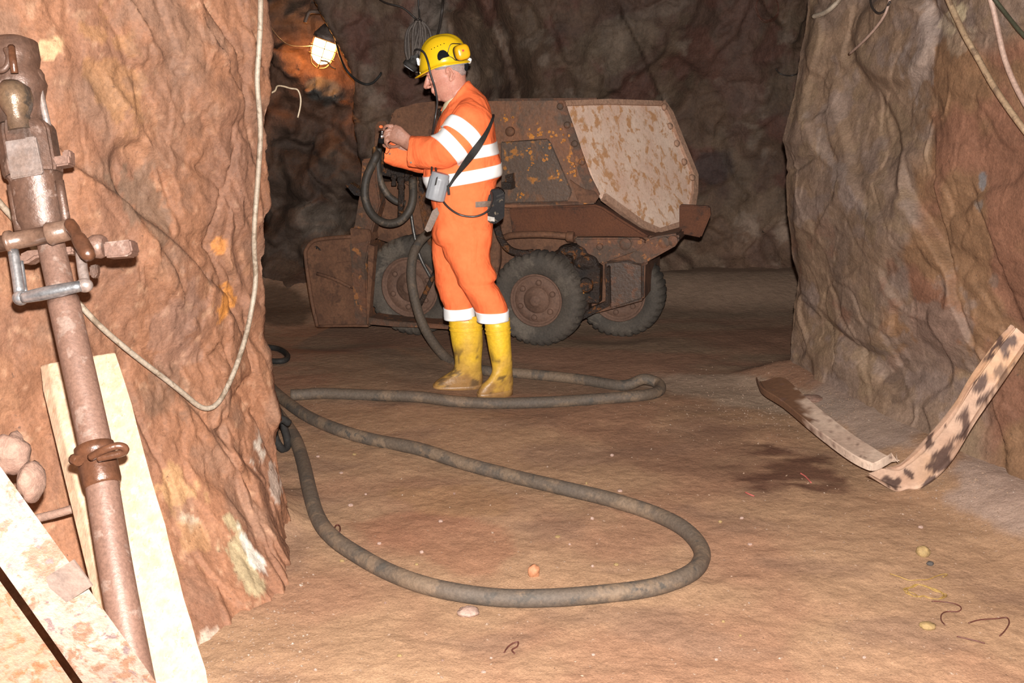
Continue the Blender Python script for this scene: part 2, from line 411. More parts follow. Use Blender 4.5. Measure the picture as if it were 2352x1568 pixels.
# ---- rock face at the far end
BSLAB = [(735, -60), (748, 0), (790, 80), (822, 140), (842, 190), (832, 250), (850, 330), (862, 460), (870, 600)]
def back_pt(u, v):
    x = -5.2 + 10.2 * u; z = -0.15 + 3.2 * v
    y = 7.75 + 0.06 * x - 0.10 * (z - 1.0) - 0.5 * sstep(2.2, 4.5, x)
    p = Vector((x, y, z)); a, b = proj(p)
    d = 0.20 * fbm(Vector((x, 0, z * 0.7)) * 0.9, 3) + 0.07 * (terr(0.5 + 0.5 * noise.noise(Vector((x * 1.5 + z * 0.6, z * 0.7, 4))), 5) - 0.5)
    d += 0.035 * fbm(p * 5, 4)
    s = sideof(a, b, BSLAB)
    d += 0.74 * sstep(-14, 8, s) * (1 - sstep(230, 420, s)) * sstep(0.45, 1.15, z)
    lump = 1 - sstep(-60, -10, s)
    d += lump * (0.13 * fbm(p * 3.0, 3) + 0.10 * (0.6 - noise.voronoi(p * 3.2)[0][0]) + 0.14 * blob(a, b, 745, 205, 60, 44, 0.3, 4, p, .9) + 0.14 * blob(a, b, 672, 150, 50, 34, 0.4, 4, p, .9))
    for line, am in (([(1030, 0), (1050, 120), (1040, 230)], 0.10), ([(1120, 0), (1170, 150), (1190, 240)], 0.12), ([(1250, 0), (1330, 230)], 0.05), ([(1440, 60), (1560, 300)], -0.07)):
        d += am * sstep(-5, 6, sideof(a, b, line)) * (1 - sstep(60, 220, sideof(a, b, line))) * (1 - sstep(240, 420, b))
    d += slab(p, 2.2, (1, 1, .8), .06, 1.0) + slab(p, 6.0, (1, 1, .8), .025, 4.0)
    if z < 0.5: d += 0.5 * (1 - max(z, 0) / 0.5) ** 2
    return p - Vector((0, 1, 0)) * d
def back_col(p):
    a, b = proj(p)
    c = mix3((0.082, 0.048, 0.031), (0.066, 0.037, 0.026), sstep(-0.2, 0.25, fbm(p * 1.8, 4)))
    c = mix3(c, (0.098, 0.064, 0.042), 0.8 * sstep(0.1, 0.4, fbm(p * 2.4 + Vector((3, 1, 5)), 4)))
    c = mix3(c, (0.080, 0.034, 0.024), 0.8 * sstep(0.15, 0.4, fbm(p * 2.1 + Vector((8, 1, 0)), 4)))
    c = mix3(c, (0.14, 0.10, 0.075), 0.7 * sstep(0.3, 0.5, fbm(p * 4.5 + Vector((8, 6, 0)), 4)))
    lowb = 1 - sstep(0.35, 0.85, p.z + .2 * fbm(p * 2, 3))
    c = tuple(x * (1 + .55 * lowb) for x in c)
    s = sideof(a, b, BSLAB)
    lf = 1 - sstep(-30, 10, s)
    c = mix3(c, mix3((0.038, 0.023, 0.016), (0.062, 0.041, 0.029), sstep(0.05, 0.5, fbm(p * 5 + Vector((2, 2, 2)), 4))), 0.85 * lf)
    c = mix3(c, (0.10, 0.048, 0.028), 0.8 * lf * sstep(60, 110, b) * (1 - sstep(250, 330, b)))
    for cx, cy, rx, ry, an, cc, am in ((745, 210, 46, 34, 0.3, (0.075, 0.070, 0.062), 0.95), (985, 60, 50, 110, 0.2, (0.10, 0.085, 0.072), 0.7), (1400, 100, 140, 60, -0.3, (0.12, 0.085, 0.058), 0.6), (1640, 380, 60, 40, -0.5, (0.04, 0.028, 0.026), 0.7), (1560, 620, 140, 70, 0, (0.14, 0.095, 0.065), 0.6),
            (740, 500, 60, 50, 0, (0.095, 0.072, 0.056), 0.8), (1700, 100, 60, 240, 0, (0.09, 0.045, 0.034), 0.6), (1460, 40, 160, 20, -0.3, (0.11, 0.08, 0.06), 0.5)):
        c = mix3(c, cc, am * blob(a, b, cx, cy, rx, ry, an, 5, p))
    return c
m_back = rock_mat('far_rock', speck=(0.13, 0.10, 0.08), speck_k=0.68, fine=0.42, stretch=(1, 1, 0.6), grain=0.6, bump=0.8)
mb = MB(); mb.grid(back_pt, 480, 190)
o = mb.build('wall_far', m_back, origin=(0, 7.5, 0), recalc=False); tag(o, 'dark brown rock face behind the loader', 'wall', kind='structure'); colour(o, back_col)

# ---- floor
def floor_z(x, y):
    q = Vector((x, y, 0))
    z = 0.022 * fbm(q * 0.8, 2) + 0.006 * fbm(q * 5, 4) + 0.004 * noise.noise(q * 22)
    z += 0.16 * (1 - sstep(-0.05, 0.30, x + 0.92 + 0.55 * (3.4 - min(y, 3.4)))) ** 2 * (1 - sstep(3.3, 3.8, y))      # rubble at the foot of the near pillar
    wx = interp(y, [(1.0, 2.6), (3.75, 1.95), (5.3, 1.58), (6, 2.3), (8, 3)])
    z += 0.10 * (1 - sstep(0, 0.45, wx - x)) * (1 - sstep(5.2, 5.9, y))
    z += 0.16 * sstep(6.9, 7.6, y)
    for cx, cy, r0, zz in ((-0.02, 5.07, 0.45, -0.012), (0.13, 6.0, 0.35, 0.0), (0.62, 6.3, 0.30, -0.02), (-0.62, 6.25, 0.35, -0.02), (-1.25, 6.35, 0.5, -0.045)):
        z = lerp(z, zz, 1 - sstep(r0 * .5, r0 * 1.3, math.hypot(x - cx, y - cy)))
    return z
def fl_pt(u, v):
    y = 0.55 * (8.6 / 0.55) ** v
    hw = 2.2 + 0.42 * y
    x = -hw + 2 * hw * u
    return Vector((x, y, floor_z(x, y)))
def fl_col(p):
    a, b = proj(p)
    k = fbm(Vector((p.x * 1.1, p.y * 1.1, 0)), 4)
    c = mix3((0.298, 0.178, 0.104), (0.270, 0.147, 0.088), sstep(-0.2, 0.3, k))
    c = mix3(c, (0.32, 0.195, 0.115), 0.6 * sstep(0.0, 0.5, fbm(Vector((p.x * 2.2, p.y * 2.2, 5)), 4)))
    c = mix3(c, (0.205, 0.120, 0.078), 0.6 * sstep(0.1, 0.5, fbm(Vector((p.x * 1.6, p.y * 3.2, 9)), 5)))
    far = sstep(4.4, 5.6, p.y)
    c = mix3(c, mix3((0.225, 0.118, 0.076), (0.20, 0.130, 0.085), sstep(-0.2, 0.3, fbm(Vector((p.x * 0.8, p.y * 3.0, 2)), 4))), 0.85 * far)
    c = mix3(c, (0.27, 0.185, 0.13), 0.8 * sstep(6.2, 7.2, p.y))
    c = mix3(c, (0.075, 0.048, 0.032), 0.85 * blob(a, b, 640, 690, 90, 60, 0, 2, p))  # shade behind the near pillar, painted in as a dark tint
    g = blob(a, b, 1720, 905, 260, 46, 0.12, 3, p) ; c = mix3(c, (0.30, 0.22, 0.16), 0.75 * g)
    c = mix3(c, (0.25, 0.185, 0.15), 0.8 * blob(a, b, 1990, 950, 170, 80, 0.55, 4, p))
    c = mix3(c, (0.30, 0.22, 0.18), 0.75 * blob(a, b, 2290, 1130, 130, 90, 0.5, 4, p))
    wet = blob(a, b, 1800, 1080, 170, 60, 0.15, 5, p) * sstep(-0.25, 0.2, fbm(Vector((p.x * 2.0, p.y * 9.0, 3)), 4))
    c = mix3(c, (0.075, 0.030, 0.018), 0.85 * wet)
    c = mix3(c, (0.15, 0.08, 0.05), 0.5 * blob(a, b, 1560, 1030, 260, 60, 0.05, 4, p))
    c = mix3(c, (0.25, 0.105, 0.06), 0.5 * blob(a, b, 1020, 1240, 200, 70, 0.1, 4, p))
    c = mix3(c, (0.29, 0.165, 0.08), 0.5 * blob(a, b, 1040, 1150, 160, 40, 0.1, 4, p))
    return c
m_floor = rock_mat('trodden_earth', speck=(0.36, 0.26, 0.18), speck_k=0.70, fine=0.16, stretch=(1, 1, 1), bump=0.34, grain=2.0, dark=(0.085, 0.050, 0.032))
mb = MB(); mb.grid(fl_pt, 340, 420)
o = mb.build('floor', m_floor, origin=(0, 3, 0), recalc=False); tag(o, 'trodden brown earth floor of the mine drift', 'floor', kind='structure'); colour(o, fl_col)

# ---- roof (above the picture; it closes the drift)
mb = MB()
mb.grid(lambda u, v: Vector((-5.2 + 10.4 * u, 0.3 + 8.3 * v, 2.62 + 0.16 * fbm(Vector((u * 10, v * 8, 3)), 4) + 0.05 * fbm(Vector((u * 40, v * 32, 3)), 3))), 110, 90)
o = mb.build('ceiling', m_back, origin=(0, 4, 2.6), recalc=False); tag(o, 'rough dark rock roof of the drift', 'ceiling', kind='structure'); colour(o, lambda p: (0.07, 0.045, 0.03))
# ================================================================== the loader
m_rust = mat('rusted_steel', (0.150, 0.058, 0.026), (0.095, 0.045, 0.026), rough=0.7, scale=5, spots=(0.075, 0.042, 0.026), spot_amt=0.55, spot_scale=7, spot2=(0.26, 0.10, 0.03), bump=0.5, bscale=30)
m_side = mat('rusted_hopper_side', (0.185, 0.066, 0.024), (0.115, 0.055, 0.028), rough=0.6, scale=3.2, spots=(0.085, 0.046, 0.026), spot_amt=0.42, spot_scale=4.5, spot2=(0.42, 0.150, 0.015), bump=0.35, bscale=26, stretch=(1, 1, 0.7))
m_dust = mat('dusty_brown_steel', (0.152, 0.068, 0.034), (0.098, 0.042, 0.021), rough=0.8, scale=6, spots=(0.085, 0.037, 0.019), spot_amt=0.4, spot_scale=9, bump=0.4, bscale=30)
m_red = mat('red_brown_rust', (0.118, 0.041, 0.017), (0.085, 0.030, 0.014), rough=0.85, scale=5, spots=(0.045, 0.021, 0.012), spot_amt=0.3, spot_scale=5, bump=0.7, bscale=60, bdist=0.012)
m_pale = mat('pale_spotted_plate', (0.66, 0.49, 0.385), (0.57, 0.37, 0.275), rough=0.65, scale=5, spots=(0.45, 0.235, 0.115), spot_amt=0.38, spot_scale=15, spot2=(0.46, 0.30, 0.20), bump=0.3, bscale=30, fine=0.1, stretch=(1, 1, 0.75))
m_oil = mat('oily_black_brown', (0.040, 0.022, 0.014), (0.018, 0.013, 0.011), rough=0.22, rough2=0.5, scale=14, spots=(0.17, 0.060, 0.014), spot_amt=0.25, spot_scale=16, bump=0.9, bscale=45, bdist=0.02)
m_lump = mat('oil_soaked_rust', (0.17, 0.060, 0.016), (0.045, 0.024, 0.015), rough=0.3, rough2=0.7, scale=12, spots=(0.02, 0.014, 0.012), spot_amt=0.5, bump=0.9, bscale=40, bdist=0.02)
m_tyre = mat('dusty_tyre', (0.076, 0.060, 0.046), (0.050, 0.041, 0.033), rough=0.85, scale=5, spots=(0.105, 0.085, 0.066), spot_amt=0.35, spot_scale=6, bump=0.4, bscale=40)
m_rim = mat('dusty_wheel_rim', (0.140, 0.076, 0.050), (0.100, 0.053, 0.035), rough=0.8, scale=6, bump=0.3, bscale=30)
m_hose = mat('dusty_black_hose', (0.032, 0.027, 0.023), (0.060, 0.046, 0.034), rough=0.6, scale=5, spots=(0.12, 0.088, 0.062), spot_amt=0.3, spot_scale=7, bump=0.2, bscale=50)
m_steel_dull = mat('worn_bright_rod', (0.16, 0.15, 0.14), (0.08, 0.075, 0.07), rough=0.3, metal=0.6, bump=0.1)
m_ochre = mat('ochre_paint', (0.45, 0.17, 0.012), (0.36, 0.12, 0.01), rough=0.5, bump=0.3)

YAW = math.radians(18)
U = Vector((math.cos(YAW), -math.sin(YAW), 0)); V = Vector((math.sin(YAW), math.cos(YAW), 0)); Z = Vector((0, 0, 1))
G0 = fz(1228, 795)
def SP(px, py, d=0.0): return onp(px, py, G0 + V * d, V)
loader = empty('mine_loader', G0 + V * 0.4 - U * 0.3 - Z * G0.z, 'rusty four-wheeled mine loader with a pale tipping hopper, standing behind the miner', 'mine loader')
def plate(name, pts, d, th, m, bev=0.006, parent=None, jit=0.0):
    q = MB(); q.prism([SP(x, y, d) for x, y in pts], V * th)
    if bev: q.bevel(bev)
    if jit: q.jitter(jit, 5)
    return q.build(name, m, parent or loader)
def bolt(q, p, ax, r=0.018, h=0.014):
    q.lathe(p, ax, [(0, r * 1.15), (h * .6, r * 1.1), (h, r * .8), (h * 1.2, 0.001)], 12)

# ---- hopper
side = plate('hopper_side', [(904, 330), (898, 262), (918, 247), (955, 239), (1010, 233), (1286, 231), (1300, 240), (1340, 360), (1374, 452), (1366, 468), (1170, 477), (1000, 470), (930, 420)], .10, .02, m_side)
q = MB()                                                               # raised panel and folds
q.prism([SP(x, y, .094) for x, y in ((1150, 326), (1258, 318), (1266, 330), (1314, 440), (1306, 462), (1150, 468))], V * .012); q.bevel(.008); q.build('access_panel', mat('dark_panel', (0.090, 0.050, 0.030), (0.064, 0.038, 0.024), rough=.55, scale=4, spots=(.13, .055, .022), spot_amt=.35, spot_scale=5, spot2=(0.30, 0.11, 0.012), bump=.35), side)
q = MB(); q.prism([SP(x, y, .085) for x, y in ((1278, 229), (1296, 232), (1354, 400), (1378, 448), (1352, 450), (1330, 402))], V * .02); q.bevel(.004); fl_ = q.build('flange', m_rust, side)
for x, y in ((1287, 244), (1303, 287), (1320, 330), (1337, 372)):
    q = MB(); bolt(q, SP(x, y, .085), -V); q.build('bolt', m_rust, side, angle=30)
q = MB(); bolt(q, SP(1172, 302, .10), -V, .026, .02); q.build('pin', m_dust, side)
q = MB(); q.prism([SP(x, y, .08) for x, y in ((1308, 412), (1318, 420), (1340, 434), (1366, 438), (1376, 452), (1366, 466), (1328, 466))], V * .02); q.bevel(.004); q.build('corner_gusset', m_dust, side)
q = MB()                                                               # flakes of old paint
rnd = random.Random(3)
for (cx, cy, n_, sx, sy) in ((1160, 272, 7, 14, 9), (1245, 305, 16, 42, 9), (1310, 372, 8, 8, 12), (1316, 395, 8, 9, 10), (1218, 345, 4, 8, 10), (1220, 380, 6, 8, 14), (1255, 360, 9, 10, 26), (1196, 448, 4, 7, 8), (1290, 318, 4, 6, 10), (1280, 398, 5, 8, 16)):
    for _ in range(n_):
        x, y = cx + rnd.gauss(0, sx * .6), cy + rnd.gauss(0, sy * .6); r = rnd.uniform(1.5, 4.5)
        pts = [SP(x + r * rnd.uniform(.5, 1.2) * math.cos(a), y + r * rnd.uniform(.5, 1.3) * math.sin(a), .0934 if 1150 < x < 1312 and 320 < y < 465 else (.0844 if x > 1285 and y > 290 else .0994)) for a in [k * PI / 4 for k in range(8)]]
        q.prism(pts, V * .02)
o = q.build('paint_flakes', m_ochre, side); o['kind'] = 'stuff'
A_ = SP(1295, 232, .10); B_ = SP(1378, 455, .10); Hd = Vector((math.cos(math.radians(42)), math.sin(math.radians(42)), 0)); PN = Hd.cross(B_ - A_).normalized()
if PN.y > 0: PN = -PN
def RPt(px, py, d=0.0): return onp(px, py, A_ + PN * d, PN)
q = MB(); q.prism([RPt(x, y) for x, y in ((1294, 232), (1400, 229), (1522, 231), (1540, 262), (1600, 405), (1599, 440), (1587, 512), (1508, 540), (1470, 521), (1384, 458), (1372, 436))], -PN * .02); q.bevel(.006); pan = q.build('hopper_plate', m_pale, loader)
q = MB()                                                               # lips and bolts round the plate
def lip(pts, w_, d0=.012, m=None):
    P = [RPt(x, y) for x, y in pts]
    for a, b_ in zip(P, P[1:]):
        t = (b_ - a).normalized(); n_ = PN.cross(t).normalized()
        q.box((a + b_) / 2 + PN * d0 / 2, t * ((b_ - a).length / 2 + .006), n_ * w_, PN * d0)
lip([(1300, 238), (1400, 235), (1516, 238)], .016, .010); lip([(1520, 236), (1536, 262), (1594, 404), (1594, 440), (1582, 508)], .022, .014); lip([(1582, 510), (1508, 534)], .018, .016); lip([(1508, 534), (1470, 517), (1386, 454)], .022, .018)
for x, y in ((1524, 246), (1538, 290), (1553, 330), (1571, 372), (1588, 408)): bolt(q, RPt(x, y, .025), PN, .02, .016)
q.jitter(.006, 12); q.build('plate_lip', mat('pink_worn_lip', (0.30, 0.165, 0.105), (0.36, 0.22, 0.15), rough=0.8, bump=0.7, bscale=30), pan)
q = MB()                                                               # back wall, far wall and floor of the hopper
FW = V * .95
q.prism([p + FW * .98 for p in [SP(x, y, .10) for x, y in ((955, 239), (1010, 233), (1286, 231), (1340, 400), (1330, 465), (1000, 470), (930, 420))]], V * .02)
q.prism([SP(900, 262, .10), SP(930, 420, .10), SP(930, 420, .10) + FW, SP(900, 262, .10) + FW], U * .02)
q.prism([SP(1000, 470, .10), SP(1340, 470, .10), SP(1340, 470, .10) + FW, SP(1000, 470, .10) + FW], Z * .02)
q.build('hopper_shell', m_rust, loader)
q = MB(); q.prism([SP(x, y, .02) for x, y in ((859, 340), (862, 288), (868, 279), (884, 278), (888, 290), (881, 330), (874, 424), (852, 424))], V * .02); q.bevel(.004); q.build('end_plate', m_dust, loader)
q = MB(); q.prism([SP(x, y, .06) for x, y in ((886, 330), (890, 292), (906, 252), (955, 237), (1012, 231), (1030, 250), (1030, 345), (960, 345))], V * .03); q.bevel(.006); q.build('front_cowl', m_dust, loader)

# ---- chassis
plate('chassis', [(1150, 478), (1345, 472), (1400, 500), (1500, 545), (1556, 540), (1552, 562), (1482, 604), (1479, 690), (1320, 733), (1200, 712), (1080, 690), (1000, 690), (960, 600), (985, 470)], .22, .55, m_dust, .015)
q = MB(); q.prism([SP(x, y, .13) for x, y in ((1168, 476), (1345, 471), (1366, 470), (1384, 476), (1430, 506), (1492, 545), (1400, 543), (1300, 542), (1176, 540))], V * .10); q.bevel(.012); q.build('upper_beam', m_red, loader)
q = MB(); q.prism([SP(x, y, .12) for x, y in ((1318, 546), (1470, 546), (1484, 556), (1466, 574), (1380, 606), (1340, 590))], V * .06); q.bevel(.01); lk = q.build('link_plate', m_rust, loader)
for x, y, r in ((1437, 560, .036), (1378, 566, .020)):
    q = MB(); q.lathe(SP(x, y, .12), -V, [(0, r), (.012, r), (.016, r * .8), (.017, r * .3)], 20); q.build('pivot_boss', m_rust, lk, angle=30)
q = MB(); q.prism([SP(x, y, .15) for x, y in ((1490, 548), (1508, 543), (1556, 536), (1562, 548), (1550, 566), (1478, 606), (1456, 604), (1440, 592))], V * .10); q.bevel(.012); br = q.build('hinge_bracket', m_rust, loader)
for x, y, r in ((1526, 556, .034), (1546, 552, .03)):
    q = MB(); q.lathe(SP(x, y, .15), -V, [(0, r), (.016, r), (.02, r * .7), (.021, r * .2)], 20); q.build('hinge_pin', m_rust, br, angle=30)
q = MB(); q.prism([SP(x, y, .50) for x, y in ((1560, 470), (1630, 474), (1632, 494), (1610, 546), (1560, 536))], V * .05); q.bevel(.008); q.build('tail_plate', m_red, loader)
q = MB(); q.prism([SP(x, y, .205) for x, y in ((1388, 600), (1440, 596), (1478, 606), (1478, 688), (1400, 712), (1386, 640))], V * .03); q.bevel(.015); q.build('rear_skirt', mat('dark_greasy_plate', (0.075, 0.040, 0.024), (0.050, 0.029, 0.019), rough=.5, scale=6, spots=(0.10, 0.04, 0.018), spot_amt=.4, bump=.5), loader)
q = MB(); q.prism([SP(x, y, .15) for x, y in ((1320, 722), (1390, 694), (1392, 612), (1398, 612), (1400, 702), (1330, 738))], V * .08); q.bevel(.006); q.build('lower_frame', m_oil, loader)
q = MB()                                                               # oily drive gear above the near rear wheel
for x, y, d, rx, rz in ((1318, 575, .15, .10, .045), (1345, 600, .13, .085, .05), (1296, 592, .17, .08, .06), (1345, 655, .09, .045, .045), (1285, 610, .19, .07, .09)):
    q.ell(SP(x, y, d), U * rx, V * .07, Z * rz, 20, 12)
q.box(SP(1350, 650, .14), U * .085, V * .05, Z * .115); q.box(SP(1348, 612, .15), U * .07, V * .06, Z * .05); q.box(SP(1320, 690, .15), U * .10, V * .05, Z * .05); q.cyl(SP(1345, 655, .10), SP(1345, 655, .04), .05, .042, 20)
q.build('gearbox', m_oil, loader, mods=[('REMESH', dict(mode='VOXEL', voxel_size=0.008, use_smooth_shade=True)), ('SMOOTH', dict(factor=.5, iterations=5))])
q = MB(); q.prism([SP(x, y, .055) for x, y in ((1329, 664), (1340, 669), (1342, 674), (1331, 673))], V * .01); q.build('yellow_tab', m_ochre, loader)
q = MB(); q.tube([SP(1160, 545, .10), SP(1180, 540, .07), SP(1240, 538, .06), SP(1300, 542, .06), SP(1318, 548, .08)], .021, 14, 6); q.lathe(SP(1300, 543, .062), U, [(0, .022), (.01, .032), (.045, .033), (.05, .03)], 16); q.build('handrail', m_dust, loader)
q = MB(); q.tube([SP(1136, 500, .10), SP(1142, 525, .05), SP(1152, 552, .04), SP(1172, 574, .03), SP(1200, 582, .03), SP(1225, 580, .06)], .023, 12, 6); q.tube([SP(1176, 574, .03), SP(1190, 590, .03), SP(1196, 600, .06)], .012, 10, 5); q.build('feed_pipe', m_oil, loader)
q = MB(); q.prism([SP(x, y, .06) for x, y in ((1132, 515), (1146, 515), (1148, 600), (1140, 640), (1128, 640))], V * .05); q.bevel(.005); q.build('mast', m_dust, loader)
q = MB(); q.prism([SP(x, y, .05) for x, y in ((1160, 402), (1176, 398), (1178, 425), (1160, 432))], V * .05); q.box(SP(1168, 425, .05), U * .03, V * .04, Z * .02); q.build('valve_lever_box', m_oil, loader)

# ---- wheels
def wheel(c, R, Wd, parent=loader, rimr=0.60):
    """c: the middle of the outer face, axis along V"""
    n = 216; q = MB(); prof = [(.012, rimr * R, 0), (.004, (rimr + .03) * R, 0), (-.012, .72 * R, 0), (-.014, .82 * R, 0), (-.006, .90 * R, .25), (.008, .955 * R, 1), (.030, 1.0 * R, 1), (Wd * .45, 1.005 * R, .6), (Wd * .55, 1.005 * R, .6), (Wd - .03, 1.0 * R, 1), (Wd - .008, .955 * R, 1), (Wd + .006, .9 * R, .25), (Wd + .012, .75 * R, 0), (Wd - .01, rimr * R, 0)]
    rs = []
    for k in range(n):
        a = 2 * PI * k / n; di = U * math.cos(a) + Z * math.sin(a); g = (k % 6) / 6.0; ring = []
        for h, r, m_ in prof:
            lug = -.011 * m_ * (1 if (k % 6) in (0, 1) else 0)
            ring.append(c + V * h + di * (r + lug + .004 * noise.noise(di * 3 + V * h * 9)))
        rs.append(ring)
    R_ = [[q.v(p) for p in r] for r in rs]; m_ = len(prof)
    for i in range(n):
        for j in range(m_ - 1): q.f((R_[i][j], R_[(i + 1) % n][j], R_[(i + 1) % n][j + 1], R_[i][j + 1]))
    w_ = q.build('wheel', m_tyre, parent, angle=40)
    r = MB(); k = rimr * R
    r.lathe(c, V, [(.012, k * 1.0), (-.006, k * 1.02), (-.008, k * .96), (.018, k * .93), (.022, k * .88), (.012, k * .84), (.010, k * .52), (.014, k * .50)], 40, False)
    r.lathe(c, V, [(Wd * .6, k), (Wd * .6, .02)], 30, False); r.build('rim', m_rim, w_)
    h = MB(); h.lathe(c + V * .016, -V, [(0, k * .52), (.010, k * .50), (.014, k * .44), (.020, k * .42), (.022, k * .24), (.034, k * .22), (.038, k * .15), (.038, .004)], 30); h.build('hub', m_rim, w_)
    for j in range(6):
        a = 2 * PI * j / 6 + .4; bq = MB(); bolt(bq, c + V * .012 + (U * math.cos(a) + Z * math.sin(a)) * k * .68, -V, .016, .014); bq.build('wheel_nut', m_rim, w_)
    return w_
cR = SP(1231, 690, .0); RR = cR.z - SP(1231, 795, 0).z
wheel(cR, RR + .005, .17, rimr=.55)
cF = SP(941, 660, .06); wheel(cF, .322, .19, rimr=.60)
fw = G0 + V * .46 + U * .42; wheel(Vector((fw.x, fw.y, RR - .03)), RR, .17)
fw = cF + V * .62; wheel(fw, .300, .17)
for c in (cR + V * .17, cF + V * .19):
    q = MB(); q.cyl(c, c + V * .5, .05, None, 16); q.build('axle', m_oil, loader)

# ---- front: bucket, arm, plumbing
q = MB(); bp_ = [(700, 592), (702, 570), (716, 553), (745, 546), (808, 541), (812, 600), (822, 690), (846, 749), (728, 751), (714, 690)]
q.prism([SP(x, y, .02) for x, y in bp_], V * .02); q.bevel(.005); bk = q.build('bucket', m_dust, loader)
q = MB(); q.tube([SP(810, 543, .012), SP(745, 548, .012), SP(718, 555, .012), SP(704, 572, .012), SP(702, 594, .012), SP(716, 690, .012), SP(729, 749, .012)], .013, 10, 6); q.tube([SP(729, 749, .012), SP(790, 748, .012), SP(846, 748, .012)], .010, 8, 4); q.build('rim_bead', m_dust, bk)
q = MB(); q.tube([SP(728, 628, .015), SP(766, 640, .01), SP(806, 660, .015)], .012, 8, 5)
q.prism([SP(x, y, .005) for x, y in ((770, 604), (806, 600), (808, 614), (772, 617))], V * .02); q.prism([SP(x, y, -.005) for x, y in ((796, 672), (804, 662), (816, 664), (836, 738), (822, 743), (806, 736))], V * .03); q.build('stiffener', m_dust, bk)
q = MB(); q.prism([SP(x, y, .0185) for x, y in ((721, 566), (727, 564), (736, 572), (737, 576), (729, 573), (722, 570))], V * .004); q.build('slot', m_oil, bk)

q = MB()
for a, b_ in (((808, 541), (822, 690)), ((822, 690), (846, 749)), ((728, 751), (846, 749))): q.prism([SP(*a, .03), SP(*b_, .03), SP(*b_, .03) + V * .85, SP(*a, .03) + V * .85], U * .015 + Z * .004)
q.prism([SP(x, y, .87) for x, y in bp_], V * .02); q.build('bucket_shell', m_rust, bk)
q = MB(); q.prism([SP(x, y, -.05) for x, y in ((831, 366), (862, 362), (866, 420), (873, 468), (852, 540), (840, 600), (844, 746), (815, 746), (808, 640), (802, 560), (813, 520), (826, 440))], V * .09); q.bevel(.008); arm = q.build('lift_arm', m_rust, loader)
q = MB(); q.prism([SP(x, y, -.075) for x, y in ((803, 524), (848, 528), (852, 552), (838, 556), (806, 560))], V * .12); q.bevel(.006)
q.prism([SP(x, y, -.055) for x, y in ((846, 560), (860, 566), (846, 744), (842, 744))], V * .05); q.build('bracket', m_dust, arm)
q = MB(); q.prism([SP(x, y, -.09) for x, y in ((792, 424), (804, 420), (832, 440), (832, 452), (812, 448))], V * .06); q.bevel(.004); q.build('stop', m_oil, arm)
plate('front_frame', [(862, 420), (975, 412), (1000, 560), (960, 600), (900, 560), (852, 545), (872, 470)], .24, .05, m_dust, .008)
q = MB(); q.prism([SP(x, y, -.10) for x, y in ((846, 729), (900, 738), (960, 742), (1040, 746), (1040, 757), (950, 752), (905, 750), (848, 745))], V * .42); q.bevel(.004); q.jitter(.006, 9); q.build('scraper_blade', m_rust, loader)
q = MB(); q.prism([SP(x, y, .0) for x, y in ((873, 362), (985, 360), (990, 408), (962, 414), (930, 416), (902, 408), (872, 402))], V * .14); q.bevel(.012); vb = q.build('valve_block', m_oil, loader)
for x, y, r in ((904, 406, .018), (921, 412, .026), (948, 410, .026), (968, 408, .018), (935, 386, .02)):
    q = MB(); q.lathe(SP(x, y - 6, -.01), -Z, [(0, r * .8), (.01, r), (.03, r), (.034, r * .8), (.05, r * .8), (.054, r * .95), (.07, r * .95)], 8); q.build('fitting', m_oil, vb)
q = MB(); q.prism([SP(x, y, .06) for x, y in ((956, 412), (990, 408), (1004, 470), (1004, 560), (988, 570), (974, 540), (962, 470))], V * .12); q.bevel(.015); q.jitter(.012, 9); q.build('engine_post', m_lump, loader)
def hose(pts, r, m, name='hydraulic_hose'):
    q = MB(); q.tube([SP(*p) for p in pts], r, 14, 8); return q.build(name, m, loader)
hose([(921, 412, -.01), (922, 440, -.02), (921, 470, -.01), (920, 500, .03)], .020, m_oil)
hose([(948, 412, -.01), (949, 450, -.05), (941, 482, -.08), (920, 506, -.10), (893, 513, -.11), (866, 503, -.11), (847, 480, -.10), (838, 448, -.09), (841, 412, -.08), (853, 382, -.07), (864, 358, -.06), (864, 345, .02)], .0255, m_hose)
hose([(876, 326, .0), (870, 350, -.02), (868, 384, -.02), (874, 416, -.02), (888, 444, -.01), (908, 461, .02), (930, 468, .05)], .021, m_hose)
hose([(1010, 250, -.0), (1014, 300, .02), (1018, 350, .03)], .018, m_oil)
q = MB(); q.tube([SP(944, 490, .0), SP(952, 540, .0), SP(965, 590, .0), (SP(992, 642, .02))], .010, 10, 5); q.build('control_rod', m_steel_dull, loader)
q = MB(); q.tube([SP(1006, 610, .03), SP(988, 650, .0), SP(964, 700, -.02)], .016, 10, 5); q.build('tie_rod', m_oil, loader)
# ================================================================== the miner
Y0 = 5.09
def W(px, py, dy=0.0): return at(px, py, Y0 + dy)
def sring(c, A, B, n=28, e=2.2):
    out = []
    for k in range(n):
        a = 2 * PI * k / n; ca, sa = math.cos(a), math.sin(a)
        out.append(c + A * (math.copysign(abs(ca) ** (2 / e), ca)) + B * (math.copysign(abs(sa) ** (2 / e), sa)))
    return out
def pring(f, b, depth, dy=0.0, yaw=0.0, n=28, e=2.3):
    """ring through two outline points of the photograph (front, back) with a half depth in metres"""
    p = W(f[0], f[1], dy); q = W(b[0], b[1], dy); c = (p + q) / 2; A = (p - q) / 2
    if yaw:
        A = Quaternion((0, 0, 1), yaw) @ A
    D = Vector((0, depth, 0))
    return sring(c, A, D, n, e)
def cring(c, ax, hw, depth, dy, n=24, e=2.2):
    """ring round a limb: centre and axis in the photograph, half width in pixels"""
    a = Vector((ax[0], ax[1])).normalized(); nx, ny = -a.y, a.x
    return pring((c[0] + nx * hw, c[1] + ny * hw), (c[0] - nx * hw, c[1] - ny * hw), depth, dy, 0, n, e)
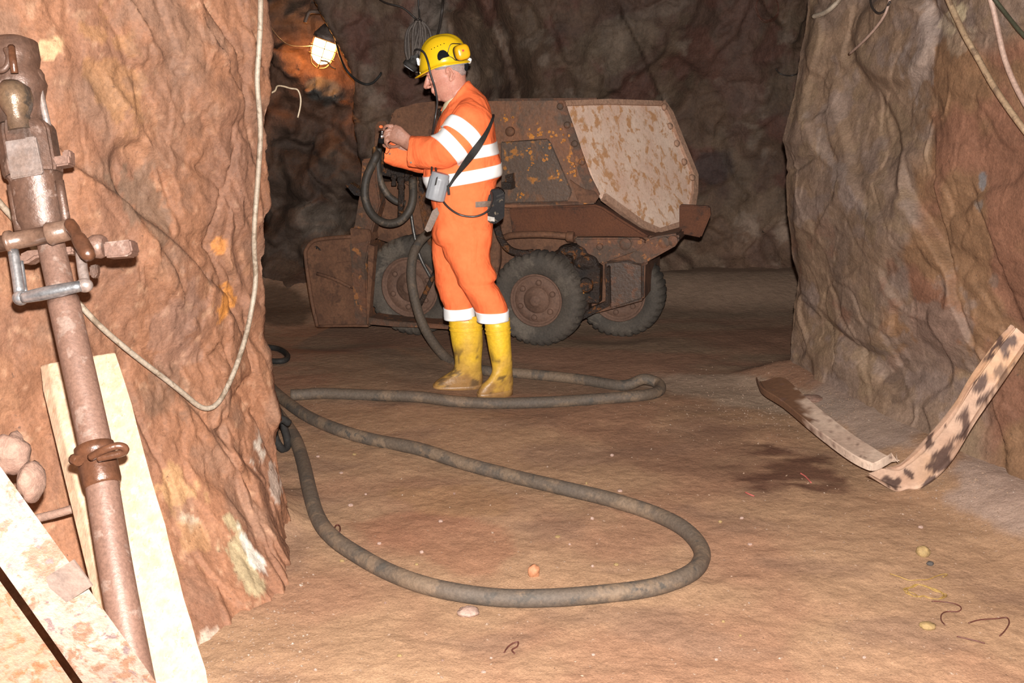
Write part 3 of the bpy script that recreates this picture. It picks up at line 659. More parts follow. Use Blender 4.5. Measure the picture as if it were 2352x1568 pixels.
def resample(rs, k=4):
    n = len(rs[0]); cols = [catmull([r[i] for r in rs], k) for i in range(n)]
    return [[cols[i][j] for i in range(n)] for j in range(len(cols[0]))]
def clouds(name, size, depth=2):
    t = bpy.data.textures.new(name, 'CLOUDS'); t.noise_scale = size; t.noise_depth = depth; return t

m_skin, nt, b = nodes('skin')
tc = N(nt, 'ShaderNodeTexCoord').outputs['Object']
s1 = tex(nt, tc, 22, 5, 0.6); s2 = tex(nt, tc, 160, 4, 0.6)
sx = N(nt, 'ShaderNodeSeparateXYZ'); L(nt, tc, sx.inputs[0])
face = ramp(nt, s1.outputs['Fac'], [(0.3, (0.56, 0.270, 0.195)), (0.7, (0.47, 0.200, 0.142))]).outputs['Color']
grime = ramp(nt, s1.outputs['Fac'], [(0.3, (0.40, 0.200, 0.140)), (0.7, (0.27, 0.125, 0.085))]).outputs['Color']
mr = N(nt, 'ShaderNodeMapRange'); mr.inputs[1].default_value = -0.30; mr.inputs[2].default_value = -0.34; L(nt, sx.outputs[0], mr.inputs[0])
L(nt, mix(nt, 1.0, mix(nt, mr.outputs[0], face, grime), ramp(nt, s2.outputs['Fac'], [(0.3, 0.86), (0.7, 1.1)]).outputs['Color'], 'MULTIPLY'), b.inputs['Base Color'])
b.inputs['Roughness'].default_value = 0.48; b.inputs['Subsurface Weight'].default_value = 0.0
bp = N(nt, 'ShaderNodeBump'); bp.inputs['Strength'].default_value = 0.25; bp.inputs['Distance'].default_value = 0.004; L(nt, tex(nt, tc, 90, 5, 0.6).outputs['Fac'], bp.inputs['Height']); L(nt, bp.outputs['Normal'], b.inputs['Normal'])

def cloth(name, c, c2):
    m, nt, b = nodes(name); tc = N(nt, 'ShaderNodeTexCoord').outputs['Object']
    a = tex(nt, tc, 7, 4, 0.55); g = tex(nt, tc, 60, 3, 0.6)
    col = mix(nt, 1.0, ramp(nt, a.outputs['Fac'], [(0.3, c), (0.7, c2)]).outputs['Color'], ramp(nt, g.outputs['Fac'], [(0.3, 0.95), (0.7, 1.05)]).outputs['Color'], 'MULTIPLY')
    L(nt, col, b.inputs['Base Color']); b.inputs['Roughness'].default_value = 0.8; b.inputs['Specular IOR Level'].default_value = 0.2
    f1 = tex(nt, tc, 11, 3, 0.5, (1.0, 1.0, 0.55), 0.8); f2 = tex(nt, tc, 420, 2, 0.5)
    b1 = N(nt, 'ShaderNodeBump'); b1.inputs['Strength'].default_value = 0.4; b1.inputs['Distance'].default_value = 0.04
    b2 = N(nt, 'ShaderNodeBump'); b2.inputs['Strength'].default_value = 0.3; b2.inputs['Distance'].default_value = 0.002
    L(nt, f1.outputs['Fac'], b1.inputs['Height']); L(nt, f2.outputs['Fac'], b2.inputs['Height']); L(nt, b1.outputs['Normal'], b2.inputs['Normal']); L(nt, b2.outputs['Normal'], b.inputs['Normal'])
    return m
m_orange = cloth('orange_workwear', (0.98, 0.205, 0.070), (0.90, 0.165, 0.052))
m_strip = mat('reflective_tape', (0.96, 0.96, 0.95), (0.94, 0.94, 0.93), rough=0.35, fine=0, bump=0.05, bscale=300, spec=0.8)
m_shirt = mat('pale_shirt', (0.78, 0.70, 0.46), (0.70, 0.62, 0.40), rough=0.9, bump=0.1, bscale=120)
m_hair = mat('grey_hair', (0.46, 0.36, 0.33), (0.30, 0.22, 0.20), rough=0.7, scale=60, bump=0.8, bscale=260, stretch=(1, 1, 3), bdist=0.004)
m_yel = mat('yellow_shell', (0.80, 0.50, 0.012), (0.76, 0.46, 0.010), rough=0.24, fine=0.04, bump=0.04, bscale=60, coat=0.2)
m_blk = mat('black_rubber', (0.018, 0.017, 0.016), (0.03, 0.027, 0.025), rough=0.6, bump=0.1, spec=0.15)
m_dark = mat('matt_black', (0.006, 0.006, 0.007), (0.010, 0.010, 0.011), rough=0.8, bump=0.05, spec=0.05)
m_cup = mat('ear_cup_yellow', (0.80, 0.42, 0.010), rough=0.25, fine=0.03, bump=0.02, coat=0.2)
m_wire = mat('black_cable', (0.022, 0.020, 0.020), (0.035, 0.030, 0.028), rough=0.3, bump=0.05)
m_greyp = mat('grey_plastic', (0.30, 0.31, 0.33), (0.27, 0.28, 0.30), rough=0.4, fine=0.06, bump=0.05)
m_steel = mat('bright_metal', (0.75, 0.75, 0.76), (0.60, 0.60, 0.62), rough=0.22, metal=1.0, bump=0.05)
m_belt = mat('worn_leather', (0.20, 0.145, 0.11), (0.15, 0.10, 0.075), rough=0.6, bump=0.3)
m_red = mat('red_badge', (0.7, 0.03, 0.02), rough=0.5, bump=0)
m_eye = mat('eye_white', (0.8, 0.78, 0.74), rough=0.2, bump=0, fine=0)
m_iris = mat('dark_iris', (0.05, 0.035, 0.025), rough=0.15, bump=0, fine=0)

from mathutils.bvhtree import BVHTree
BV = {}
def surf(o):
    if o.name not in BV:
        bpy.context.view_layer.update(); dg = bpy.context.evaluated_depsgraph_get(); ev = o.evaluated_get(dg); me = ev.to_mesh()
        BV[o.name] = BVHTree.FromPolygons([v.co + ORG[o.name] for v in me.vertices], [tuple(p.vertices) for p in me.polygons]); ev.to_mesh_clear()
    return BV[o.name]
person = empty('person', (W(1095, 895).x, Y0, 0.0), 'standing miner in an orange high-visibility suit, yellow helmet and yellow rubber boots', 'person')

# ---- head, in its own frame (facing -x, chin at z = 0)
NOD = Quaternion((0, 1, 0), math.radians(-15)); EAR = W(1035.5, 169, 0)
def H(x, y, z): return EAR + NOD @ (Vector((x, y, z)) - Vector((0.025, 0, 0.112)))
def HV(x, y, z): return NOD @ Vector((x, y, z))
bod = MB()
prof = [(-0.035, -0.012, 0.072, 0.056), (-0.018, -0.036, 0.076, 0.055), (-0.004, -0.055, 0.080, 0.052), (0.010, -0.066, 0.082, 0.053), (0.022, -0.072, 0.083, 0.057), (0.034, -0.077, 0.085, 0.061), (0.05, -0.082, 0.088, 0.065), (0.075, -0.087, 0.092, 0.070), (0.10, -0.085, 0.098, 0.073),
        (0.122, -0.081, 0.102, 0.074), (0.14, -0.090, 0.105, 0.076), (0.16, -0.089, 0.105, 0.077), (0.185, -0.080, 0.100, 0.074), (0.21, -0.060, 0.085, 0.062), (0.228, -0.03, 0.055, 0.04)]
rs = []
for z, fx, bx, hw in prof:
    ring = []
    for k in range(36):
        a = 2 * PI * k / 36; ca, sa = math.cos(a), math.sin(a)
        cx = (fx + bx) / 2 + 0.012; ax = (bx - cx) if ca > 0 else (cx - fx)
        e = 2.1 if ca > 0 else 2.35
        x = cx + ax * math.copysign(abs(ca) ** (2 / e), ca); y = hw * math.copysign(abs(sa) ** (2 / e), sa)
        if ca < 0 and 0.0 < z < 0.08: y *= 1 - 0.16 * abs(ca)
        ring.append(H(x, y, z))
    rs.append(ring)
bod.rings(rs)
def hell(x, y, z, rx, ry, rz, tilt=0.0):
    q = Quaternion((0, 1, 0), tilt)
    bod.ell(H(x, y, z), NOD @ (q @ Vector((rx, 0, 0))), HV(0, ry, 0), NOD @ (q @ Vector((0, 0, rz))), 14, 10)
# nose: bridge, tip, wings
nr = []
for x, z, d, wd in ((-0.086, 0.132, 0.010, 0.010), (-0.094, 0.116, 0.013, 0.010), (-0.101, 0.100, 0.016, 0.0115), (-0.108, 0.086, 0.017, 0.014), (-0.108, 0.078, 0.015, 0.014), (-0.098, 0.071, 0.012, 0.012)):
    nr.append([H(x + d * math.cos(2 * PI * k / 14), wd * math.sin(2 * PI * k / 14), z) for k in range(14)])
bod.rings(nr)
hell(-0.110, 0, 0.081, 0.0115, 0.0125, 0.0105)
for s in (-1, 1):
    hell(-0.099, s * 0.0145, 0.078, 0.011, 0.008, 0.0085)
    hell(-0.080, s * 0.030, 0.136, 0.014, 0.020, 0.007, 0.1)           # brow
    hell(-0.070, s * 0.040, 0.098, 0.018, 0.020, 0.014, 0.2)           # cheekbone
    hell(-0.0765, s * 0.031, 0.1195, 0.011, 0.014, 0.0075)              # eyelids
    hell(-0.078, s * 0.030, 0.060, 0.012, 0.014, 0.020, 0.3)           # fold beside the mouth
    # ear: rim, lobe, tragus
    c = Vector((0.027, s * 0.076, 0.112)); ear = []
    for k in range(15):
        a = math.radians(-118 + 290 * k / 14)
        ear.append(H(c.x + 0.0165 * math.cos(a) - 0.004 * math.sin(a) + 0.002, c.y + s * (0.009 + 0.006 * math.cos(a)), c.z + 0.0305 * math.sin(a)))
    bod.tube(ear, 0.0042, 8, 3)
    bod.ell(H(0.029, s * 0.078, 0.113), HV(0.0135, s * 0.006, 0), HV(0, 0.006, 0), HV(0.002, 0, 0.024), 12, 8)
    bod.ell(H(0.021, s * 0.081, 0.083), HV(0.008, 0, 0), HV(0, 0.0055, 0), HV(0, 0, 0.010), 10, 8)
    bod.tube([H(0.025, s * 0.083, 0.132), H(0.035, s * 0.086, 0.118), H(0.031, s * 0.085, 0.100), H(0.021, s * 0.082, 0.094)], 0.0032, 6, 3)
hell(-0.0800, 0, 0.0425, 0.0085, 0.020, 0.0045)                          # lips
hell(-0.0755, 0, 0.0325, 0.0085, 0.018, 0.0050)
hell(-0.0600, 0, 0.0110, 0.016, 0.022, 0.013)                             # chin
# neck, trunk, limbs inside the clothes
bod.rings(resample([pring((1020, 206), (1068, 176), 0.052), pring((1026, 222), (1072, 192), 0.055), pring((1034, 242), (1080, 206), 0.064), pring((1030, 262), (1090, 232), 0.09)], 4))
bod.rings(resample([pring((1030, 250), (1085, 215), 0.08), pring((1012, 280), (1118, 250), 0.15), pring((1004, 320), (1126, 310), 0.155), pring((1004, 370), (1126, 370), 0.14), pring((1006, 420), (1122, 420), 0.135), pring((1008, 480), (1120, 480), 0.15), pring((1010, 530), (1118, 530), 0.14)], 3))
def limb(seq, dfac=1.0, into=bod, seg=16):
    """seq: (px, py, dy, half width in px, half depth in m)"""
    rs = []
    for i, (x, y, dy, hw, b) in enumerate(seq):
        a = seq[max(0, i - 1)]; c = seq[min(len(seq) - 1, i + 1)]
        rs.append(cring((x, y), (c[0] - a[0], c[1] - a[1]), hw, b, dy, seg, 2.1))
    into.rings(resample(rs, 3))
limb([(1085, 255, -0.10, 24, .05), (1062, 300, -.17, 24, .05), (1030, 342, -.18, 21, .044), (990, 348, -.14, 18, .038), (955, 338, -.10, 15, .03), (930, 322, -.065, 17, .022)])
limb([(1080, 265, 0.10, 24, .05), (1058, 310, .15, 24, .05), (1020, 358, .15, 21, .044), (970, 358, .10, 18, .038), (930, 343, .06, 15, .03), (915, 332, .045, 16, .022)])
limb([(1070, 500, -.07, 40, .08), (1082, 590, -.08, 32, .07), (1108, 655, -.09, 26, .055), (1140, 740, -.10, 20, .045), (1152, 840, -.105, 15, .035), (1140, 885, -.105, 12, .035)])
limb([(1060, 500, .05, 40, .08), (1048, 590, .05, 32, .07), (1046, 655, .04, 26, .055), (1066, 740, .03, 20, .045), (1074, 840, .03, 15, .035), (1060, 875, .03, 12, .035)])
# hands: palm, five fingers with bends; the near one covers the camera
def hand(palm, fingers, thumb):
    limb(palm, seg=14)
    for ch, r in fingers + [thumb]:
        P = [W(*q) for q in ch]
        bod.tube(P, r, 10, 4, rfun=lambda t, r=r: r * (1.0 - 0.22 * t + 0.07 * math.sin(t * 9.4)))
        bod.ell(P[-1], Vector((r * .8, 0, 0)), Vector((0, r * .8, 0)), Vector((0, 0, r * .8)), 8, 6)
        bod.ell(P[0], Vector((r * 1.15, 0, 0)), Vector((0, r * 1.1, 0)), Vector((0, 0, r * 1.15)), 10, 6)
hand([(940, 328, -.075, 15, .021), (925, 318, -.07, 18, .018), (910, 308, -.066, 21, .016), (899, 303, -.062, 20, .013)],
     [([(900, 289, -.060), (888, 289, -.058), (882, 296, -.040), (884, 304, -.018)], .0092),
      ([(895, 298, -.066), (886, 302, -.068), (883, 313, -.052), (886, 321, -.030)], .0096),
      ([(893, 308, -.066), (886, 315, -.068), (885, 327, -.052), (890, 332, -.034)], .0090),
      ([(896, 319, -.060), (888, 328, -.062), (891, 337, -.048), (898, 339, -.034)], .0078)],
     ([(926, 326, -.045), (913, 335, -.024), (901, 337, -.008), (892, 333, .002)], .0098))
hand([(922, 336, .050, 14, .020), (910, 330, .052, 17, .017), (900, 322, .055, 19, .013)],
     [([(897, 308, .052), (884, 306, .050), (878, 308, .034), (880, 312, .016)], .0090),
      ([(893, 316, .058), (881, 317, .056), (877, 321, .040), (882, 326, .020)], .0094),
      ([(893, 325, .058), (883, 328, .054), (881, 333, .040), (887, 338, .024)], .0088),
      ([(897, 333, .052), (890, 338, .048), (890, 343, .036), (896, 345, .024)], .0076)],
     ([(915, 322, .030), (906, 306, .018), (897, 298, .006), (890, 294, .000)], .0095))
body = bod.build('body', m_skin, person, mods=[('REMESH', dict(mode='VOXEL', voxel_size=0.0030, use_smooth_shade=True)), ('SMOOTH', dict(factor=0.5, iterations=8))])
for s in (-1, 1):
    e = MB(); e.ell(H(-0.0745, s * 0.031, 0.1165), HV(0.0105, 0, 0), HV(0, 0.0105, 0), HV(0, 0, 0.0105)); eo = e.build('eye', m_eye, person)
    e = MB(); e.ell(H(-0.0838, s * 0.0325, 0.115), HV(0.0022, 0, 0), HV(0, 0.0048, 0), HV(0, 0, 0.0048), 10, 6); e.build('iris', m_iris, eo)
# short grey hair: a cap over the back and sides of the skull
hr = MB(); rs = []
for z, off in ((0.088, 0.0005), (0.097, .0030), (0.108, .0040), (0.125, .0045), (0.145, .0048), (0.17, .005), (0.20, .005), (0.225, .005)):
    i = max(j for j in range(len(prof)) if prof[j][0] <= z); a = prof[i]; b_ = prof[min(i + 1, len(prof) - 1)]; t = 0 if a is b_ else (z - a[0]) / (b_[0] - a[0])
    bx = lerp(a[2], b_[2], t); hw = lerp(a[3], b_[3], t); fx = lerp(a[1], b_[1], t)
    cx = (fx + bx) / 2 + 0.012
    lim = {0.088: 40, 0.097: 48, 0.108: 56, 0.125: 74}.get(z, 118 if z < 0.16 else 138)
    outer = []; inner = []
    for k in range(25):
        a_ = math.radians(-lim + 2 * lim * k / 24); ca, sa = math.cos(a_), math.sin(a_)
        ax = (bx - cx) if ca > 0 else (cx - fx); e = 2.1
        ux, uy = math.copysign(abs(ca) ** (2 / e), ca), math.copysign(abs(sa) ** (2 / e), sa)
        outer.append(H(cx + (ax + off) * ux, (hw + off) * uy, z)); inner.append(H(cx + (ax - .004) * ux, (hw - .004) * uy, z))
    rs.append(outer + inner[::-1])
hr.rings(rs); hr.build('hair', m_hair, person)

# ---- shirt, jacket, trousers
sh = MB(); sh.rings(resample([pring((1021, 236), (1072, 206), 0.058), pring((1017, 245), (1076, 212), 0.068), pring((1013, 262), (1086, 214), 0.085), pring((1008, 292), (1100, 245), 0.11)], 4)); sh.build('shirt', m_shirt, person)
JT = [((1018, 259), (1079, 188), .078), ((1010, 272), (1097, 205), .125), ((1003, 288), (1119, 228), .172), ((997, 308), (1130, 262), .198), ((989, 335), (1137, 305), .196), ((982, 360), (1142, 340), .187), ((973, 385), (1151, 371), .180), ((972, 408), (1152, 400), .176), ((979, 424), (1141, 414), .170), ((988, 448), (1137, 442), .168), ((995, 478), (1133, 476), .168), ((996, 492), (1132, 492), .166)]
jk = MB()
trs = [pring(f, b_, d, 0.0, 0, 40, 2.5) for f, b_, d in JT]
# hollow neck
nk = [pring((1024, 262), (1074, 200), .068, 0, 0, 40, 2.5), pring((1030, 285), (1072, 235), .060, 0, 0, 40, 2.5)]
jk.rings(list(reversed(nk)) + resample(trs, 4))
# collar and fly flap
jk.tube([W(1077, 189, .02), W(1070, 196, -.055), W(1052, 218, -.078), W(1036, 240, -.068), W(1021, 260, -.03)], 0.011, 10, 6)
jk.tube([W(1077, 189, -.02), W(1068, 194, .055), W(1046, 214, .076), W(1026, 236, .06), W(1017, 256, .03)], 0.011, 10, 6)
NS = [(1104, 242, -.10, 34, .070), (1090, 262, -.155, 46, .082), (1068, 300, -.190, 48, .086), (1042, 332, -.198, 44, .084), (1014, 347, -.185, 40, .080), (985, 350, -.155, 37, .074), (958, 349, -.118, 36, .068), (939, 348, -.092, 36.5, .066)]
FS = [(1095, 250, .10, 34, .070), (1080, 275, .155, 46, .082), (1060, 315, .185, 46, .084), (1030, 350, .185, 42, .080), (985, 362, .140, 36, .072), (930, 358, .085, 30, .062), (886, 350, .055, 26, .058)]
def sleeve(seq, inner):
    rs = []
    for i, (x, y, dy, hw, b_) in enumerate(seq):
        a = seq[max(0, i - 1)]; c = seq[min(len(seq) - 1, i + 1)]
        rs.append(cring((x, y), (c[0] - a[0], c[1] - a[1] ), hw, b_, dy, 28, 2.2))
    rs = resample(rs, 4)
    x, y, dy, hw, b_ = seq[-1]; px_, py_ = seq[-2][0] - x, seq[-2][1] - y
    for k, sc in ((0.02, .80), (0.5, .74), (1.0, .70)):
        rs.append(cring((x + px_ * k, y + py_ * k), (-px_, -py_), hw * sc, b_ * sc, dy + (seq[-2][2] - dy) * k, 28, 2.2))
    jk.rings(rs)
sleeve(NS, None); sleeve(FS, None)
t_fold = clouds('cloth_folds', 0.10, 2); t_fine = clouds('cloth_creases', 0.045, 1)
jacket = jk.build('jacket', m_orange, person, mods=[('REMESH', dict(mode='VOXEL', voxel_size=0.0062, use_smooth_shade=True)), ('SMOOTH', dict(factor=0.5, iterations=4)), ('DISPLACE', dict(texture=t_fold, strength=0.016, mid_level=0.5, texture_coords='LOCAL')), ('DISPLACE', dict(texture=t_fine, strength=0.002, mid_level=0.5, texture_coords='LOCAL'))])
tr = MB()
tr.rings(resample([pring((1001, 462), (1130, 462), .150, 0, 0, 40, 2.4), pring((996, 480), (1133, 480), .168, 0, 0, 40, 2.4), pring((993, 505), (1134, 508), .172, 0, 0, 40, 2.4), pring((992, 535), (1130, 538), .170, -.01, 0, 40, 2.4), pring((1000, 556), (1122, 558), .155, -.015, 0, 40, 2.4)], 4))
NL = [(1004, 1131, 525, -.075, .095), (1010, 1130, 545, -.082, .098), (1019, 1127, 580, -.090, .097), (1033, 1128, 608, -.095, .094), (1042, 1138, 625, -.098, .093), (1048, 1142, 639, -.10, .092), (1052, 1134, 650, -.10, .088), (1062, 1147, 664, -.104, .090), (1080, 1162, 692, -.108, .088), (1093, 1168, 712, -.11, .086), (1098, 1169, 734, -.11, .084)]
FLg = [(992, 1105, 525, .05, .095), (992, 1105, 545, .05, .098), (993, 1098, 580, .05, .096), (996, 1090, 618, .05, .092), (1000, 1085, 650, .05, .088), (1009, 1087, 678, .045, .086), (1019, 1089, 703, .04, .084), (1021, 1092, 729, .04, .082)]
def leg(seq, tilt=0):
    rs = [pring((f, y + tilt), (b_, y - tilt), d, dy, 0, 32, 2.2) for f, b_, y, dy, d in seq]
    rs = resample(rs, 4); f, b_, y, dy, d = seq[-1]; c = (f + b_) / 2; h = (b_ - f) / 2
    for k, sc in ((0, .86), (-12, .84), (-24, .82)):
        rs.append(pring((c - h * sc, y + tilt + k), (c + h * sc, y - tilt + k), d * sc, dy, 0, 32, 2.2))
    tr.rings(rs)
leg(NL, 1); leg(FLg, 1)
trousers = tr.build('trousers', m_orange, person, mods=[('REMESH', dict(mode='VOXEL', voxel_size=0.0062, use_smooth_shade=True)), ('SMOOTH', dict(factor=0.5, iterations=4)), ('DISPLACE', dict(texture=t_fold, strength=0.016, mid_level=0.5, texture_coords='LOCAL')), ('DISPLACE', dict(texture=t_fine, strength=0.002, mid_level=0.5, texture_coords='LOCAL'))])
def strip(r0, r1, parent, target, k=8):
    s = MB(); n = len(r0); c0 = sum(r0, Vector()) / n; c1 = sum(r1, Vector()) / n; T = surf(target); rs = []; ro = []
    for j in range(k + 1):
        t = j / k; c = c0.lerp(c1, t); row = []
        for i in range(n):
            p = r0[i].lerp(r1[i], t); d = p - c; q = d.length; d.normalize()
            h = T.ray_cast(c, d, q + 0.05) if target is jacket else T.ray_cast(c + d * (q + .04), -d, q)
            hq = None if h[0] is None else (h[0] - c).length
            g = hq if hq is not None and abs(hq - q) < 0.045 else q
            row.append(g)
        for _ in range(3): row = [0.25 * row[i - 1] + 0.5 * row[i] + 0.25 * row[(i + 1) % n] for i in range(n)]
        rs.append([c + (r0[i].lerp(r1[i], t) - c).normalized() * (row[i] + .0045) for i in range(n)])
    inn = [[p + (c0.lerp(c1, j / k) - p).normalized() * .012 for p in rs[j]] for j in range(k + 1)]
    s.rings(rs + inn[::-1], cap=False, closed=True)
    return s.build('reflective_strip', m_strip, parent)
strip(pring((974, 403), (1152, 373), .182, 0, 0, 96, 2.5), pring((980, 431), (1151, 402), .178, 0, 0, 96, 2.5), jacket, jacket)
strip(pring((985, 347), (1140, 325), .192, 0, 0, 96, 2.5), pring((981, 373), (1143, 352), .188, 0, 0, 96, 2.5), jacket, jacket)
def armband(c, ax, hw, dep, dy, wd, bow=.02):
    a = Vector(ax).normalized()
    r0 = cring((c[0] - a.x * wd / 2, c[1] - a.y * wd / 2), ax, hw, dep, dy, 64); r1 = cring((c[0] + a.x * wd / 2, c[1] + a.y * wd / 2), ax, hw, dep, dy, 64)
    av = (sum(r1, Vector()) - sum(r0, Vector())).normalized()
    for R_ in (r0, r1):
        cy = sum(p.y for p in R_) / len(R_)
        for p in R_: p -= av * bow * max(0.0, (cy - p.y) / dep)
    strip(r0, r1, jacket, jacket)
armband((1062, 314), (-.66, .75), 49, .088, -.19, 33, .045)
armband((1037, 341), (-.74, .67), 45, .084, -.194, 31)
armband((1058, 322), (-.72, .70), 47, .086, .185, 29)
strip(pring((1094, 714), (1168, 711), .087, -.11, 0, 64), pring((1097, 736), (1169, 733), .086, -.11, 0, 64), trousers, trousers)
strip(pring((1019, 706), (1089, 701), .085, .04, 0, 64), pring((1021, 731), (1092, 726), .084, .04, 0, 64), trousers, trousers)
for (x, y) in ((942, 359), (944, 373)):                                # cuff studs
    s = MB(); s.cyl(W(x, y, -.156), W(x, y, -.164), .006, .005, 12); s.build('stud', m_belt, jacket)
for (x, y) in ((895, 338), (895, 353), (917, 337)):
    s = MB(); s.cyl(W(x, y, -.012), W(x, y, -.020), .005, .004, 12); s.build('stud', m_belt, jacket)
bt = MB()                                                              # belt and its hanging end
for a_, b_, c_, d_ in (((1088, 470), (1100, 467), (1120, 464), (1134, 470)),):
    pts = [W(1092, 470, -.178), W(1106, 469, -.172), W(1120, 468, -.158), W(1131, 468, -.120), W(1137, 469, -.06), W(1137, 469, .06)]
    P = catmull(pts, 5); top = [p + Vector((0, 0, .014)) for p in P]; bot = [p - Vector((0, 0, .014)) for p in P]
    for side in (0.0, -0.004):
        pass
    rs = [[t_, b2, b2 + Vector((.003, .004, 0)), t_ + Vector((.003, .004, 0))] for t_, b2 in zip(top, bot)]
    bt.rings(rs, smooth=False)
bt.build('belt', m_belt, person); bt = MB()
bt.prism([W(1004, 476, -.17), W(1009, 490, -.172), W(990, 530, -.19), W(981, 533, -.19), (W(975, 527, -.19)), W(993, 484, -.175)], Vector((0, .006, 0)))
bt.build('belt_end', m_belt, person)

# ---- rubber boots
m_boot, nt, b = nodes('muddy_yellow_rubber')
at_ = N(nt, 'ShaderNodeAttribute', attribute_name='tint').outputs['Color']; tc = N(nt, 'ShaderNodeTexCoord').outputs['Object']
L(nt, mix(nt, 1.0, at_, ramp(nt, tex(nt, tc, 60, 4).outputs['Fac'], [(0.3, 0.85), (0.7, 1.12)]).outputs['Color'], 'MULTIPLY'), b.inputs['Base Color']); b.inputs['Roughness'].default_value = 0.42
bp = N(nt, 'ShaderNodeBump'); bp.inputs['Strength'].default_value = 0.3; bp.inputs['Distance'].default_value = 0.01; L(nt, tex(nt, tc, 30, 5).outputs['Fac'], bp.inputs['Height']); L(nt, bp.outputs['Normal'], b.inputs['Normal'])
def boot(sl, dy, yaw, zsole):
    o_ = MB(); rs = []
    for f, b_, y, d, e in sl: rs.append(pring((f, y), (b_, y), d, dy, yaw if y > 845 else 0, 36, e))
    rs = resample(rs, 4)
    # rim and two welts round the top
    f, b_, y, d, e = sl[0]; c = (f + b_) / 2; h = (b_ - f) / 2
    top = [pring((c - h * .86, y + 30), (c + h * .86, y + 30), d * .86, dy, 0, 36, e), pring((c - h * .9, y), (c + h * .9, y), d * .9, dy, 0, 36, e)]
    o_.rings(top + rs)
    for yy, ex in ((sl[0][2] + 24, 1.012), (sl[0][2] + 33, 1.012)):
        t = (yy - sl[0][2]) / (sl[1][2] - sl[0][2]); f = lerp(sl[0][0], sl[1][0], t); b_ = lerp(sl[0][1], sl[1][1], t); d = lerp(sl[0][3], sl[1][3], t); c = (f + b_) / 2; h = (b_ - f) / 2
        o_.tube(pring((c - h * ex, yy + 1), (c + h * ex, yy - 1), d * ex, dy, 0, 36, 2.2), .0028, 6, 1, False, True)
    ob = o_.build('boot', m_boot, person)
    f, b_, y, d, e = sl[-1]
    s = MB(); r0 = pring((f - 2, y - 7), (b_ + 2, y - 7), d + .004, dy, yaw, 36, e); 
    s.rings([r0, [p - Vector((0, 0, .012)) for p in r0], [Vector((p.x, p.y, zsole)) for p in r0]]); so = s.build('sole', m_boot, ob)
    def bc(p):
        k = sstep(0.05, 0.38, p.z + 0.16 * fbm(p * 9, 4)); c = mix3((0.50, 0.285, 0.055), (0.74, 0.455, 0.028), k)
        c = mix3(c, (0.25, 0.125, 0.045), 0.85 * (1 - sstep(0.01, 0.09, p.z + 0.10 * fbm(p * 12, 4))))
        c = mix3(c, (0.10, 0.06, 0.03), 0.8 * sstep(0.32, 0.45, fbm(p * 16 + Vector((3, 3, 3)), 4)) * (1 - sstep(0.15, 0.30, p.z)))
        return c
    colour(ob, bc); colour(so, lambda p: mix3(bc(p), (0.28, 0.15, 0.06), .6))
boot([(1029, 1106, 722, .068, 2.1), (1036, 1109, 780, .068, 2.1), (1043, 1107, 815, .060, 2.1), (1044, 1106, 838, .055, 2.1), (1035, 1107, 852, .050, 2.2), (1016, 1109, 864, .050, 2.3), (1001, 1109, 874, .052, 2.5), (995, 1108, 883, .052, 2.6), (996, 1107, 888, .051, 2.6)], .04, 0.10, -.02)
boot([(1111, 1171, 730, .066, 2.1), (1121, 1174, 795, .064, 2.1), (1128, 1177, 830, .056, 2.1), (1128, 1179, 850, .052, 2.1), (1117, 1181, 868, .050, 2.2), (1103, 1182, 880, .050, 2.3), (1095, 1182, 891, .052, 2.5), (1093, 1181, 898, .052, 2.6), (1094, 1180, 902, .051, 2.6)], -.11, 0.42, -.02)

# ---- helmet
helm = MB()
Bk, Fr = W(1078, 138), W(962, 156); xh = (Fr - Bk).normalized(); zh = Vector((0, 1, 0)).cross(xh) * 1.0
if zh.z < 0: zh = -zh
hc = (Bk + Fr) / 2; La = (Fr - Bk).length / 2; Lb = 0.112; Hh = 0.136
def hp(a, t, grow=0.0):
    """point of the shell: angle round the rim, 0 at the rim .. 1 at the crown"""
    ph = t * PI / 2; r = math.cos(ph) ** 0.78; hgt = math.sin(ph) ** 0.95
    x = (La + grow) * r * math.cos(a); y = (Lb + grow) * r * math.sin(a); z = (Hh + grow) * hgt
    rid = 0.006 * math.exp(-(y / 0.030) ** 4) * sstep(0.25, 0.5, t) + 0.003 * math.exp(-((abs(y) - 0.055) / 0.012) ** 2) * sstep(0.3, 0.6, t)
    drop = 0.030 * max(0.0, (x / La + 0.05) / 1.05) ** 1.7 * (1 - t) ** 1.5
    return hc + xh * (x - 0.006 * t) + Vector((0, y, 0)) + zh * (z + rid - drop)
rs = []
for t in [i / 26 for i in range(26)] + [0.985]:
    rs.append([hp(2 * PI * k / 72, t) for k in range(72)])
rim = []
def rimp(a, out, dz):
    ca = math.cos(a); pk = max(0.0, ca) ** 2.0
    return hp(a, 0) + (xh * math.cos(a) * La / Lb + Vector((0, math.sin(a), 0))).normalized() * (out + out * 2.0 * pk) - zh * (dz + 0.006 * pk)
inner = [[rimp(2 * PI * k / 72, 0.000, 0.010) - (xh * math.cos(2 * PI * k / 72) + Vector((0, math.sin(2 * PI * k / 72), 0))) * .004 for k in range(72)]]
low = [[rimp(2 * PI * k / 72, 0.009, 0.012) for k in range(72)], [rimp(2 * PI * k / 72, 0.009, 0.008) for k in range(72)], [rimp(2 * PI * k / 72, 0.003, 0.002) for k in range(72)]]
innerdome = [[hp(2 * PI * k / 72, t, -.005) for k in range(72)] for t in (0.8, 0.5, 0.2, 0.0)]
helm.rings(innerdome + inner + low + rs)
helmet = helm.build('helmet', m_yel, person)
hl = MB(); hl.rings([[hc + xh * (La * .94 * math.cos(2 * PI * k / 48)) + Vector((0, Lb * .93 * math.sin(2 * PI * k / 48), 0)) + zh * dz for k in range(48)] for dz in (-.016, -.014, .01)], cap=False)
